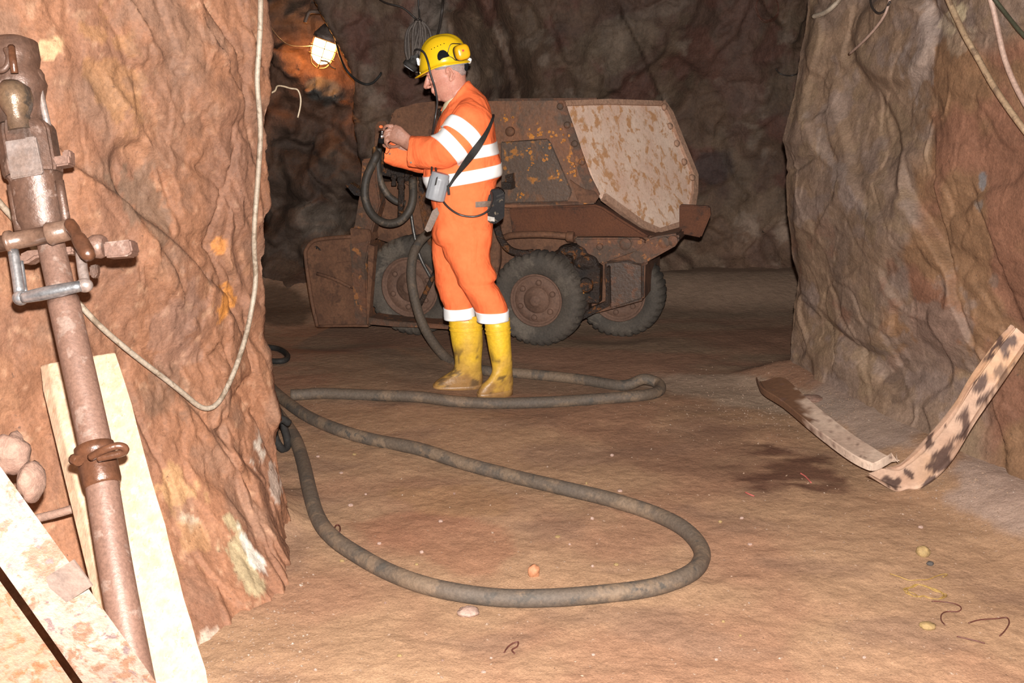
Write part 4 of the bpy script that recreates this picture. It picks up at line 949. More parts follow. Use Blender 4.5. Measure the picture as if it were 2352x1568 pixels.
hl.build('headband', m_greyp, helmet, mods=[('SOLIDIFY', dict(thickness=.003))])
hv = MB()
for x, y in ((991, 113), (998, 109.5), (1005, 106), (1012, 103), (1020, 100)):
    d_ = ray(x, y).normalized(); h_ = surf(helmet).ray_cast(Vector((0, 0, CAMZ)), d_)
    if h_[0] is not None: hv.cyl(h_[0] - h_[1] * .006, h_[0] + h_[1] * .0006, .0026, None, 8)
hv.build('vent_holes', m_dark, helmet)
sl = MB(); sl.prism([W(x, y, -.116) for x, y in ((1005, 137), (1004, 126), (1008, 118), (1014, 114.5), (1021, 115), (1028, 121), (1033, 129), (1027, 131), (1015, 134), (1010, 140))], Vector((0, .02, 0))); sl.bevel(.003)
sl.build('accessory_slot', m_dark, helmet)
def defender(s):
    d = MB(); c = W(1061, 120, s * .125); ax = Vector((0.30, s * 1.0, 0.05)).normalized(); up = Vector((-0.25, 0, 1)).normalized(); sd = ax.cross(up)
    def rr(h, q, e=3.0): return [c + ax * h + up * (math.copysign(abs(math.sin(2 * PI * k / 36)) ** (2 / e), math.sin(2 * PI * k / 36)) * .037 * q) + sd * (math.copysign(abs(math.cos(2 * PI * k / 36)) ** (2 / e), math.cos(2 * PI * k / 36)) * .037 * q) for k in range(36)]
    d.rings([rr(-.004, 1), rr(.010, 1.0), rr(.020, .93), rr(.026, .78), rr(.029, .5), rr(.030, .1)])
    cup = d.build('ear_defender', m_cup, helmet)
    q = MB(); c0 = c; q.rings([rr(-.030, .9), rr(-.028, 1.0), rr(-.006, 1.02), rr(-.004, .98)]); q.build('cushion', m_blk, helmet)
    if s < 0:
        r = MB(); r.box(c + ax * .030 + up * .006, sd * .0045, ax * .001, up * .0045); r.build('badge', m_red, helmet)
    wv = MB(); wv.tube([W(1028, 122, s * .122), W(1035, 102, s * .120), W(1050, 100, s * .128), W(1060, 101, s * .135)], .0018, 6, 4); wv.tube([W(1030, 128, s * .122), W(1040, 133, s * .122), W(1046, 138, s * .128), W(1058, 138, s * .135)], .0018, 6, 4); wv.build('spring_wire', m_wire, helmet)
defender(-1); defender(1)
kb = MB(); kb.box(W(1078, 139, 0), Vector((.010, 0, -.004)), Vector((0, .030, 0)), Vector((.004, 0, .012))); kb.bevel(.003); kb.build('rear_clip', m_greyp, helmet)
nb = MB(); nb.box(W(1071, 154, 0), Vector((.010, 0, -.003)), Vector((0, .035, 0)), Vector((.004, 0, .017))); nb.bevel(.004); nb.build('nape_strap', m_dark, helmet)
lb = MB(); lb.box(W(961.5, 142, 0), Vector((.006, 0, 0)), Vector((0, .022, 0)), Vector((-.003, 0, .017))); lb.bevel(.002); lb.build('lamp_bracket', m_strip, helmet)

# ---- things he carries
lamp = empty('cap_lamp', W(945, 145), "black cap lamp on the front of the yellow helmet, wired to a belt battery", 'cap lamp')
q = MB(); da = Vector((-0.57, 0, -0.82)).normalized(); ua = Vector((0, 1, 0))
q.lathe(W(954, 133), da, [(0, .012), (.004, .020), (.026, .022), (.032, .026), (.034, .037), (.054, .038), (.056, .034)], 28, True)
q.box(W(953, 134), Vector((.018, 0, .004)), Vector((0, .018, 0)), Vector((0, 0, .016))); lh = q.build('lamp_head', m_blk, lamp)
q = MB(); q.lathe(W(954, 133) + da * .0565, da, [(0, .001), (.002, .031), (.004, .026), (.005, .002)], 24); q.build('lens', m_greyp, lh)
q = MB(); q.tube([W(950, 131, -.01), W(953, 116, -.03), W(962, 114, -.07), W(974, 121, -.110), (W(983, 142, -.130)), W(989, 170, -.135), W(997, 195, -.14), W(1003, 222, -.15), W(1004, 242, -.16), W(999, 275, -.17), W(994, 305, -.14), W(994, 330, -.10), W(997, 360, -.14), W(1001, 385, -.200), W(1003, 408, -.235), W(1009, 440, -.240), W(1024, 470, -.215), W(1054, 492, -.200), W(1090, 497, -.200), W(1118, 486, -.185), W(1130, 466, -.16), W(1131, 448, -.13), W(1127, 436, -.10)], .0052, 8, 8)
q.build('cable', m_wire, lamp)
m_batt = mat('dusty_black_case', (0.013, 0.012, 0.013), (0.020, 0.018, 0.018), rough=0.7, spots=(0.20, 0.16, 0.11), spot_amt=0.22, spot_scale=18, bump=0.1, spec=0.15)
q = MB(); fx = [(1119, 447), (1125, 434), (1160, 440), (1160, 503), (1140, 516), (1117, 510)]
q.prism([W(x, y, -.115) for x, y in ((1118, 450), (1124, 436), (1148, 433), (1160, 444), (1158, 500), (1138, 515), (1117, 509))], Vector((0.0, .10, 0))); q.bevel(.005); ba = q.build('battery', m_batt, lamp)
q = MB()
for y in (449, 458): q.prism([W(1140, y, -.117), W(1157, y - 7, -.117), W(1157, y - 3, -.117), W(1140, y + 4, -.117)], Vector((0, -.004, 0)))
q.prism([W(1119, y, -.117) if x == 0 else W(x, y, -.117) for x, y in ((1119, 446), (1134, 448), (1134, 470), (1119, 472))], Vector((0, -.003, 0)))
q.build('lid_ribs', m_blk, ba)
q = MB(); q.prism([W(x, y, -.1165) for x, y in ((1120, 496), (1136, 499), (1136, 509), (1120, 506))], Vector((0, -.002, 0))); q.build('label_plate', mat('label_paper', (0.42, 0.40, 0.36), rough=0.6, bump=0), ba)
rc = empty('carrying_case', W(1002, 430, -.23), "ribbed grey canister hanging from a black strap at the miner's hip", 'canister')
q = MB(); tp, bo = W(1013, 397, -.232), W(998, 459, -.232); ax = (bo - tp).normalized(); Ln = (bo - tp).length; s1 = Vector((0, 1, 0)).cross(ax); s2 = Vector((0, 1, 0))
def cr(h, k_):
    out = []
    for k in range(72):
        a = 2 * PI * k / 72; rib = 1 + 0.035 * (0.5 + 0.5 * math.cos(a * 14)) * (1 if 0.25 < h < 0.95 else 0)
        out.append(tp + ax * (h * Ln) + (s1 * math.cos(a) * .049 + s2 * math.sin(a) * .040) * k_ * rib)
    return out
q.rings([cr(0, .78), cr(.03, .9), cr(.17, .93), cr(.20, 1.0), cr(.24, 1.0), cr(.27, .97), cr(.6, .97), cr(.93, .97), cr(.985, .93), cr(1.0, .8)]); q.build('canister', m_greyp, rc)
q = MB(); q.prism([W(x, y, -.275) for x, y in ((1002, 408), (1006, 405), (1002, 424), (998, 426))], Vector((0, -.006, 0))); q.build('latch', m_blk, rc); q = MB(); q.box(W(1030, 436, -.245), Vector((.006, 0, 0)), Vector((0, .012, 0)), Vector((.002, 0, -.022))); q.build('buckle', m_blk, rc)
q = MB(); P = catmull([W(1133, 262, -.08), W(1132, 272, -.160), W(1120, 300, -.235), W(1104, 327, -.284), W(1086, 352, -.290), W(1064, 381, -.262), W(1047, 404, -.238), W(1031, 428, -.236)], 8)
rs = []
for i, p in enumerate(P):
    t = (P[min(i + 1, len(P) - 1)] - P[max(i - 1, 0)]).normalized(); n_ = Vector((0, 1, 0)).cross(t).normalized(); wd = .006 + .011 * math.exp(-((i / len(P) - .55) / .25) ** 2)
    rs.append([p + n_ * wd, p - n_ * wd, p - n_ * wd + Vector((0, .004, 0)), p + n_ * wd + Vector((0, .004, 0))])
q.rings(rs, smooth=False); q.tube([W(992, 380, -.20), W(992, 400, -.225), W(1001, 404, -.24)], .005, 6, 4)
q.build('strap', m_blk, rc)
cm = empty('camera', W(886, 310), "small silver camera held up in the miner's hands", 'camera')
q = MB(); q.box(W(890, 311, -.010), Vector((.014, 0, 0)), Vector((0, .030, 0)), Vector((0, 0, .038))); q.bevel(.006); q.lathe(W(876, 317, -.045), Vector((-.08, 0, -1)), [(0, .013), (.002, .0155), (.024, .0155), (.026, .012)], 20); q.build('camera_body', m_dark, cm)
q = MB(); q.lathe(W(878, 299, -.045), Vector((-.12, -.05, -1)), [(0, .006), (.001, .011), (.012, .0115), (.014, .008), (.016, .008), (.018, .0145), (.040, .0148), (.042, .012)], 24); q.build('lens', m_steel, cm)
q = MB(); q.ell(W(875, 291, -.045), Vector((.010, 0, 0)), Vector((0, .010, 0)), Vector((0, 0, .008))); q.build('shutter_cap', m_orange, cm)
q = MB(); q.tube([W(896, 336, -.05), W(894, 346, -.055), W(888, 353, -.05), W(884, 350, -.04)], .0012, 6, 6); q.build('wrist_cord', m_wire, cm)
# ================================================================== beside the near pillar: rock drill, timber, beams, cable
def hit(o, px, py, off=0.0):
    d = ray(px, py).normalized(); h = surf(o).ray_cast(Vector((0, 0, CAMZ)), d)
    if h[0] is None: return None
    return h[0] - d * off
def hug(o, pts, off, step=14):
    """a line that follows a rock face at a small distance"""
    q = []
    for (x0, y0), (x1, y1) in zip(pts, pts[1:]):
        n = max(1, int(math.hypot(x1 - x0, y1 - y0) / step)); q += [(lerp(x0, x1, k / n), lerp(y0, y1, k / n)) for k in range(n)]
    P = [p for p in (hit(o, x, y, off) for x, y in q + [pts[-1]]) if p is not None]
    E = Vector((0, 0, CAMZ)); D = [(p - E).length for p in P]; M = list(D)
    for _ in range(3): M = [min(M[max(0, i - 1):i + 2]) for i in range(len(M))]
    for _ in range(8): M = [(M[max(0, i - 1)] + 2 * M[i] + M[min(len(M) - 1, i + 1)]) / 4 for i in range(len(M))]
    X = [p.copy() for p in P]
    for _ in range(4): X = [X[0]] + [(X[i - 1] + 2 * X[i] + X[i + 1]) / 4 for i in range(1, len(X) - 1)] + [X[-1]]
    return [E + (x - E).normalized() * m for x, m in zip(X, M)]
WL, WR, WB = bpy.data.objects['wall_left'], bpy.data.objects['wall_right'], bpy.data.objects['wall_far']
def dd(px, py, top=2.40, bot=2.06): return zc(px, py, lerp(top, bot, (py - 560) / 1000.0))
m_iron = mat('worn_brown_iron', (0.088, 0.047, 0.032), (0.066, 0.036, 0.025), rough=0.38, rough2=0.55, scale=9, spots=(0.055, 0.032, 0.023), spot_amt=0.4, spot_scale=9, bump=0.3, bscale=35, metal=0.25, spot2=(0.15, 0.10, 0.08))
m_greasy = mat('greasy_brown_iron', (0.090, 0.036, 0.018), (0.060, 0.026, 0.015), rough=0.24, rough2=0.4, scale=9, bump=0.25, bscale=30, metal=0.25)
m_pol = mat('polished_face', (0.30, 0.25, 0.23), (0.20, 0.145, 0.12), rough=0.30, rough2=0.45, scale=16, metal=0.55, bump=0.2, bscale=40)
m_tube = mat('pinkish_steel_tube', (0.145, 0.082, 0.060), (0.118, 0.064, 0.046), rough=0.45, scale=7, bump=0.15, bscale=60, metal=0.15, spots=(0.18, 0.12, 0.095), spot_amt=0.25, spot_scale=20)
m_chrome = mat('worn_chrome', (0.42, 0.42, 0.43), (0.10, 0.10, 0.105), rough=0.25, rough2=0.45, scale=10, metal=0.8, bump=0.1)
D_ = 2.42
def dz(px, py, d=D_): return zc(px, py, d)
drill = empty('rock_drill', dd(470, 2080), 'brown pneumatic rock drill on a long tubular leg, leaning at the rock pillar', 'rock drill')
VX = Vector((0, CO, -SI))                                              # away from the viewpoint
def ringp(c, hw_px, d, dep, e=2.2, n=32, ax=(0.17, 1.0)):
    a = Vector(ax).normalized(); A = zc(c[0] + a.y * hw_px, c[1] - a.x * hw_px, d) - zc(c[0], c[1], d)
    return sring(zc(c[0], c[1], d), A, VX * dep, n, e)
def body(name, seq, m, parent=drill, e=2.2, n=32, angle=None, ax=(0.17, 1.0)):
    q = MB(); q.rings([ringp((x, y), hw, d, dep, e, n, ax) for x, y, hw, d, dep in seq]); return q.build(name, m, parent, angle=angle)
body('back_head', [(18, 92, 40, D_, .04), (20, 104, 62, D_, .058), (28, 140, 60, D_, .06), (34, 160, 50, D_, .055), (36, 172, 56, D_, .058), (42, 200, 62, D_, .062), (44, 215, 56, D_, .058), (46, 250, 52, D_, .054), (50, 285, 50, D_, .052)], m_iron)
body('valve_chest', [(28, 190, 20, D_ - .045, .03), (32, 205, 34, D_ - .05, .04), (36, 228, 36, D_ - .055, .042), (40, 250, 30, D_ - .05, .04), (44, 268, 22, D_ - .045, .035), (48, 300, 26, D_ - .045, .03)], mat('brassy_worn_iron', (0.15, 0.095, 0.055), (0.10, 0.065, 0.045), rough=.3, metal=.4, spots=(.06, .045, .035), spot_amt=.4, spot_scale=14, bump=.3))
def hx(c, hw, d, k=1.0):
    out = []
    for i in range(8):
        a = 2 * PI * (i + .5) / 8; out.append(zc(c[0] + hw * math.cos(a) * 1.0, c[1] - hw * math.cos(a) * .17, d) + VX * (.066 * math.sin(a)))
    return out
q = MB(); q.rings([hx((56, 284), 52, D_), hx((58, 296), 62, D_), hx((60, 306), 66, D_), hx((76, 396), 66, D_), hx((79, 408), 62, D_)], smooth=False); q.bevel(.006, 2); q.build('cylinder_block', m_iron, drill)
q = MB(); q.prism([zc(x, y, D_ - .0625) for x, y in ((10, 322), (80, 312), (98, 398), (24, 412))], VX * .012); q.bevel(.003); q.build('wear_face', m_pol, drill)
body('cylinder', [(80, 404, 60, D_, .060), (82, 412, 56, D_, .057), (98, 505, 56, D_, .057), (101, 520, 50, D_, .052), (104, 545, 44, D_, .046)], m_iron)
for a_, b_ in ((dz(26, 425, D_ - .03), dz(44, 530, D_ - .03)), (dz(136, 415, D_ - .02), dz(153, 515, D_ - .02))):
    q = MB(); q.tube([a_, b_], .011, 10, 3); q.build('tie_rod', m_iron, drill)
q = MB(); q.tube([dz(82, 170), dz(94, 220), dz(110, 290)], .0085, 10, 4); q.build('side_rod', m_pol, drill)
q = MB(); q.lathe(dz(84, 172), dz(87, 195) - dz(84, 172), [(-.012, .012), (0, .018), (.02, .018), (.026, .012)], 14); q.build('rod_nut', m_iron, drill)
q = MB(); q.tube([dz(-30, 150, 2.34), dz(0, 162, 2.33), dz(16, 152, 2.33), dz(20, 130, 2.335), dz(14, 112, 2.34)], .007, 10, 6); q.build('hook', m_iron, drill)
q = MB(); q.tube([dz(26, 108, 2.35), dz(30, 140, 2.325), dz(34, 168, 2.33)], .0085, 10, 5); q.build('trigger', m_greasy, drill)
q = MB(); q.box(dz(146, 372, D_), (dz(160, 370) - dz(140, 373)), VX * .02, Vector((0, 0, .012))); q.box(dz(158, 358), (dz(167, 357) - dz(158, 358)), VX * .016, Vector((0, 0, .012))); q.bevel(.004); q.build('lug', m_tube, drill)
# cross tube, twist grip, stirrup
q = MB(); a_, b_ = dz(-60, 572, 2.34), dz(158, 528, 2.34); t = (b_ - a_); Lx = t.length
q.lathe(a_, t, [(0, .019), (Lx * .355, .019), (Lx * .36, .027), (Lx * .40, .027), (Lx * .405, .022), (Lx * .43, .0225), (Lx * .435, .0205), (Lx * .78, .0205), (Lx * .785, .026), (Lx * .80, .028), (Lx * .85, .026), (Lx * .99, .024), (Lx, .019)], 24); q.build('cross_tube', mat('pale_brown_iron', (0.135, 0.082, 0.058), (0.10, 0.055, 0.036), rough=.3, metal=.2, bump=.15), drill)
q = MB(); q.lathe(dz(160, 512, 2.315), dz(214, 604, 2.25) - dz(160, 512, 2.315), [(-.01, .006), (0, .013), (.02, .015), (.045, .0125), (.055, .0165), (.075, .018), (.110, .0175), (.122, .014), (.128, .002)], 20); q.build('twist_grip', m_greasy, drill)
q = MB(); q.tube([dz(30, 575, 2.34), dz(38, 625, 2.33), dz(45, 675, 2.32)], .0125, 12, 4); q.tube([dz(48, 600, 2.37), dz(54, 640, 2.36), dz(58, 672, 2.33)], .006, 8, 4)
q.ell(dz(47, 684, 2.315), Vector((.018, 0, 0)), Vector((0, .018, 0)), Vector((0, 0, .018))); st = q.build('stirrup_arm', m_chrome, drill)
q = MB(); q.tube([dz(184, 575, 2.35), dz(190, 620, 2.33), dz(196, 652, 2.32)], .012, 12, 4); q.ell(dz(194, 655, 2.315), Vector((.020, 0, 0)), Vector((0, .016, 0)), Vector((0, 0, .017))); q.build('stirrup_arm', m_pol, drill)
q = MB(); q.tube([dz(52, 684, 2.31), dz(110, 672, 2.305), dz(188, 656, 2.31)], .0145, 14, 6, rfun=lambda u: .013 + .003 * math.sin(u * PI)); q.build('stirrup_grip', m_chrome, drill)
q = MB(); q.prism([dz(x, y, 2.40) for x, y in ((40, 585), (60, 575), (165, 565), (172, 580), (160, 585), (146, 582), (118, 588), (117, 600), (105, 598), (100, 588), (80, 592), (62, 604), (46, 606))], VX * .05); q.bevel(.006); q.build('latch_plate', m_tube, drill)
q = MB(); q.lathe(dz(203, 566, 2.38), dz(243, 566, 2.38) - dz(203, 566, 2.38), [(0, .020), (.012, .028), (.030, .029), (.040, .024)], 18); q.build('shank_collar', m_tube, drill)
q = MB(); q.prism([dz(x, y, 2.35) for x, y in ((236, 556), (298, 549), (304, 578), (294, 588), (240, 592))], VX * .05); q.bevel(.004); q.build('shank', m_tube, drill)
q = MB(); q.prism([dz(x, y, 2.39) for x, y in ((204, 610), (222, 606), (224, 628), (216, 640), (206, 634))], VX * .02); q.bevel(.003); q.build('lug', m_iron, drill)
# leg: two telescoping tubes with a clamp
q = MB(); q.tube([dd(116, 555), dd(146, 690)], .0315, 26, 8); q.build('inner_leg', m_tube, drill)
q = MB(); q.tube([dd(145, 688), dd(200, 934), dd(224, 1050), dd(262, 1284), dd(306, 1520), dd(415, 2080)], .0355, 28, 14); q.build('leg', m_tube, drill)
q = MB(); a_ = dd(215, 1022); t = dd(237, 1114) - a_; q.lathe(a_, t, [(0, .036), (.003, .043), (.020, .044), (.026, .041), (.032, .042), (.088, .041), (.096, .039), (.100, .036)], 28); q.tube([dd(182, 1058, 2.33, 1.985), dd(168, 1054, 2.34, 1.995)], .012, 10, 3); q.build('clamp', m_greasy, drill)
q = MB(); q.tube([dd(208, 1050, 2.33, 1.985), dd(236, 1034, 2.31, 1.965), dd(268, 1024, 2.31, 1.965), dd(286, 1028, 2.32, 1.975), dd(284, 1038, 2.33, 1.985), dd(255, 1046, 2.33, 1.985), dd(225, 1052, 2.33, 1.985)], .0085, 10, 8); q.build('clamp_handle', m_greasy, drill)

# timber
m_wood = mat('pale_raw_timber', (0.40, 0.275, 0.185), (0.36, 0.235, 0.15), rough=0.8, scale=3.2, spots=(0.44, 0.315, 0.215), spot_amt=0.3, spot_scale=5, bump=0.25, bscale=14, stretch=(9, 9, 1.0), spot2=(0.37, 0.215, 0.12))
def tw(px, py): return zc(px, py, lerp(2.66, 2.25, (py - 810) / 758.0))
q = MB(); rs = []
for i in range(25):
    t = i / 24; py = lerp(815, 2150, t)
    lx = 110 + (py - 835) * .248; rx = 270 + (py - 808) * .2765
    if i == 0: l, r = tw(112, 834), tw(266, 808)
    else: l, r = tw(lx, py + 22), tw(rx, py)
    wob = .004 * noise.noise(Vector((t * 14, 1, 2)))
    n_ = Vector((-.80, .50, -.30)) * .046
    xv = (r - l).normalized(); 
    ring = [l - xv * wob, r + xv * (.006 * noise.noise(Vector((t * 16, 5, 2)))), r + n_, l + n_]
    rs.append(ring)
q.rings(rs, smooth=False); tb = q.build('timber_plank', m_wood, None, mods=[('BEVEL', dict(width=.005, segments=2, limit_method='ANGLE'))]); tag(tb, 'pale raw timber plank standing behind the leg of the rock drill', 'plank')

# two rusty beams across the corner
m_beam = mat('flaking_painted_beam', (0.135, 0.094, 0.070), (0.100, 0.064, 0.046), rough=0.7, scale=16, spots=(0.080, 0.036, 0.018), spot_amt=0.46, spot_scale=26, spot2=(0.065, 0.038, 0.034), bump=0.7, bscale=45, bdist=0.006)
m_beam2 = mat('orange_flaking_beam', (0.125, 0.062, 0.034), (0.125, 0.080, 0.055), rough=0.7, scale=16, spots=(0.130, 0.038, 0.012), spot_amt=0.42, spot_scale=26, bump=0.7, bscale=45, bdist=0.006)
def bz(py): return interp(py, [(0, 1.30), (1100, 1.36), (1568, 1.5), (2400, 1.72)])
def beam(name, up, lo, m, dz_, label, th=.06, bev=.018):
    q = MB(); rs = []
    for (x0, y0), (x1, y1) in zip(up, lo):
        ym = (y0 + y1) / 2; d = bz(ym) + dz_
        a = zc(x0, y0, d); b_ = zc(x1, y1, d); t = (a - b_).normalized()
        rs.append([a, a + VX * th - t * .075, b_ + VX * th + t * .02, b_])
    q.rings(rs, smooth=False); q.bevel(bev, 4)
    o = q.build(name, m, angle=70); return tag(o, label, 'steel girder', 'crossed girders in the corner', 'thing')
up = [(-520, 350), (-200, 794), (0, 1070), (150, 1278), (360, 1568), (560, 1850), (950, 2400)]
lo = [(-640, 470), (-300, 895), (0, 1300), (80, 1412), (190, 1568), (420, 1890), (800, 2400)]
bm = beam('steel_girder', up, lo, m_beam, 0.0, 'pale flaking painted steel girder slanting across the lower corner, the upper one')
q = MB(); q.prism([zc(x, y, bz(y) - .0012) for x, y in ((88, 1336), (168, 1285), (212, 1345), (130, 1398))], VX * .004); q.build('bare_patch', mat('bare_grey_steel', (0.105, 0.070, 0.055), (0.085, 0.062, 0.052), rough=0.5, bump=0.2), bm)
up = [(-640, 500), (-300, 910), (0, 1312), (60, 1395), (128, 1490), (300, 1740), (745, 2400)]
lo = [(-760, 700), (-420, 1100), (-120, 1500), (-60, 1590), (20, 1700), (200, 1950), (570, 2400)]
beam('steel_girder', up, lo, m_beam2, 0.05, 'orange rust-flaked steel girder under the pale one, at the very corner')

# pale cable hanging on the pillar
m_cab = mat('grimy_white_cable', (0.270, 0.225, 0.175), (0.215, 0.165, 0.120), rough=0.6, scale=12, spots=(0.15, 0.11, 0.075), spot_amt=0.35, spot_scale=20, bump=0.1)
pts = hug(WL, ((599, -40), (598, 60), (594, 130), (589, 185), (596, 250), (599, 310), (592, 420), (585, 500), (583, 570), (589, 640), (582, 690), (566, 770), (540, 850), (510, 915), (492, 940), (478, 947), (462, 940), (430, 910), (380, 870), (320, 825), (255, 772), (210, 730), (178, 692), (130, 640), (90, 590), (40, 510), (0, 468), (-60, 390)), .016)
q = MB(); q.tube(pts, .0085, 10, 2); cbo = q.build('cable', m_cab); tag(cbo, 'grimy white cable hanging in a deep loop down the near rock pillar', 'cable')

# loose rocks and a peg by the beams
def rock(name, c, rx, ry, rz, m, seed, label, cat='rock', group=None, sub=3):
    q = MB(); bmesh.ops.create_icosphere(q.bm, subdivisions=sub, radius=1.0)
    for v in q.bm.verts:
        d = v.co.normalized(); k = 1 + .30 * noise.noise(d * 1.6 + Vector((seed * 3.7, seed, 1))) + .12 * noise.noise(d * 4 + Vector((seed, 9, seed)))
        k = min(k, .78 + .2 * abs(noise.noise(d * 2.2 + Vector((1, seed * 5.1, 4)))) + .22)
        v.co = Vector(c) + Vector((d.x * rx, d.y * ry, d.z * rz)) * k
    for f in q.bm.faces: f.smooth = sub > 2
    o = q.build(name, m); return tag(o, label, cat, group)
m_prock = mat('pale_pink_rock', (0.21, 0.13, 0.095), (0.16, 0.085, 0.06), rough=0.8, scale=10, bump=0.6, bscale=40)
rock('rock', zc(28, 1042, 2.25), .040, .04, .052, m_prock, 2, 'pale pinkish rock lodged above the pale steel girder')
rock('rock', zc(72, 1105, 2.22), .026, .04, .050, m_prock, 5, 'narrow pinkish rock between the beams and the plank')
q = MB(); q.tube([zc(40, 1200, 2.60), zc(120, 1182, 2.60), zc(178, 1165, 2.62)], .0115, 10, 3); tag(q.build('peg', m_prock), 'short round wooden peg sticking out beside the timber plank', 'peg')
# ================================================================== hoses, bent channel, lamp, wires, stones
def onfl(px, py, r):
    z = r
    for _ in range(6):
        p = fz(px, py, z); z = floor_z(p.x, p.y) + r * .92
    return fz(px, py, z)
m_fhose = mat('dusty_floor_hose', (0.092, 0.064, 0.043), (0.078, 0.060, 0.046), rough=0.75, scale=4, spots=(0.135, 0.092, 0.060), spot_amt=0.45, spot_scale=6, bump=0.35, bscale=40, spot2=(0.055, 0.045, 0.036))
r = .029
P = [onfl(x, y, r) for x, y in ((540, 835), (596, 866), (638, 906), (700, 952), (770, 984), (850, 1008), (960, 1030), (1060, 1062), (1180, 1094), (1300, 1122), (1400, 1146), (1500, 1178), (1568, 1212), (1606, 1252), (1611, 1285), (1582, 1318), (1500, 1348), (1380, 1364), (1250, 1373), (1130, 1371), (1000, 1350), (900, 1316), (820, 1273), (762, 1232), (730, 1188), (712, 1130), (696, 1060), (678, 1008), (650, 965), (612, 920), (560, 880))]
q = MB(); q.tube(P, r, 18, 8); tag(q.build('hose', m_fhose), 'thick dusty hose lying in a big loop across the floor in front', 'hose')
P = [onfl(x, y, r) for x, y in ((668, 907), (704, 905), (740, 903), (850, 907), (960, 911), (1050, 922), (1150, 926), (1280, 922), (1400, 914), (1480, 907), (1514, 897), (1512, 887), (1478, 883), (1430, 885), (1340, 872), (1250, 862), (1170, 855), (1110, 850))]
P[12].z += .03; P[11].z += .015
P += [at(1045, 834, 5.62), at(1010, 806, 5.72), at(976, 755, 5.82), at(956, 700, 5.86), at(945, 640, 5.90), at(948, 590, 5.95), at(962, 558, 6.0), at(985, 535, 6.06), at(1010, 522, 6.12)]
q = MB(); q.tube(P, r, 18, 8); tag(q.build('hose', m_fhose), 'dusty hose running from the loader round behind the boots of the miner', 'hose')
P = [onfl(x, y, .017) for x, y in ((560, 788), (610, 796), (642, 802), (660, 816), (652, 828), (620, 829), (570, 826))]
q = MB(); q.tube(P, .017, 12, 6); tag(q.build('hose', m_blk), 'thin black hose curling out at the foot of the near pillar', 'hose')
P = [at(612, 895, 4.35), at(628, 922, 4.3), at(644, 958, 4.26), at(658, 1000, 4.20), at(660, 1024, 4.16), at(648, 1032, 4.12), at(634, 1010, 4.10), at(630, 985, 4.1), at(645, 962, 4.12), at(664, 972, 4.14)]
for p in P: p.z = max(p.z, floor_z(p.x, p.y) + .017)
q = MB(); q.tube(P, .017, 12, 6); tag(q.build('hose', m_blk), 'short black hose end tangled beside the near pillar, next to the thick hose', 'hose')

# ---- bent steel channel lying against the far pillar
m_chan, nt, b = nodes('peeling_channel')
a_ = N(nt, 'ShaderNodeAttribute', attribute_name='tint').outputs['Color']; tc = N(nt, 'ShaderNodeTexCoord').outputs['Object']
L(nt, mix(nt, 1.0, a_, ramp(nt, tex(nt, tc, 45, 5, .65).outputs['Fac'], [(0.3, 0.84), (0.7, 1.14)]).outputs['Color'], 'MULTIPLY'), b.inputs['Base Color']); b.inputs['Roughness'].default_value = .7
bp = N(nt, 'ShaderNodeBump'); bp.inputs['Strength'].default_value = .35; bp.inputs['Distance'].default_value = .008; L(nt, tex(nt, tc, 30, 6).outputs['Fac'], bp.inputs['Height']); L(nt, bp.outputs['Normal'], b.inputs['Normal'])
chan = empty('steel_channel', fz(2030, 1100), 'bent V-shaped steel channel with peeling paint, propped against the grey pillar', 'steel channel')
def chcol(rust_end):
    def f(p):
        a, b_ = proj(p); c = mix3((0.40, 0.265, 0.190), (0.36, 0.225, 0.155), sstep(-.2, .3, fbm(p * 5, 3)))
        if rust_end:
            c = mix3((0.52, 0.385, 0.295), (0.47, 0.335, 0.255), sstep(-.2, .3, fbm(p * 6, 3)))
            c = mix3(c, (0.145, 0.070, 0.036), 1 - sstep(1836, 1852, a + 26 * fbm(p * 14, 3) - (b_ - 910) * .25))
            c = mix3(c, (0.15, 0.08, 0.06), .7 * sstep(.46, .56, fbm(p * 30, 3)))
            c = mix3(c, (0.22, 0.11, 0.07), .8 * blob(a, b_, 1985, 1086, 30, 8, .3, 10, p))
        else:
            c = mix3(c, (0.38, 0.225, 0.125), .7 * sstep(-.05, .35, fbm(p * 4 + Vector((3, 0, 0)), 3)) * sstep(2060, 2180, a))
            k = 0.0
            for cx, cy, rx, ry, an in ((2090, 1088, 16, 12, 0), (2045, 1110, 34, 20, .3), (2160, 1065, 22, 56, .65), (2140, 1100, 16, 26, .7), (2205, 1000, 14, 34, .6), (2215, 960, 16, 30, .3), (2178, 925, 12, 40, .62), (2140, 1010, 8, 50, .7), (2262, 920, 12, 30, .6), (2310, 790, 14, 46, .55), (2290, 790, 10, 60, .55), (2336, 830, 9, 30, .5), (2225, 850, 8, 14, .5), (2250, 880, 14, 30, .6)):
                k = max(k, blob(a + 16 * fbm(p * 17, 3), b_ + 16 * fbm(p * 17 + Vector((4, 4, 4)), 3), cx, cy, rx * .8, ry * .85, an, 26, p))
            k = max(k, .7 * sstep(.52, .60, fbm(p * 9 + Vector((7, 2, 0)), 4)))
            c = mix3(c, (0.072, 0.040, 0.030), k)
        return c
    return f
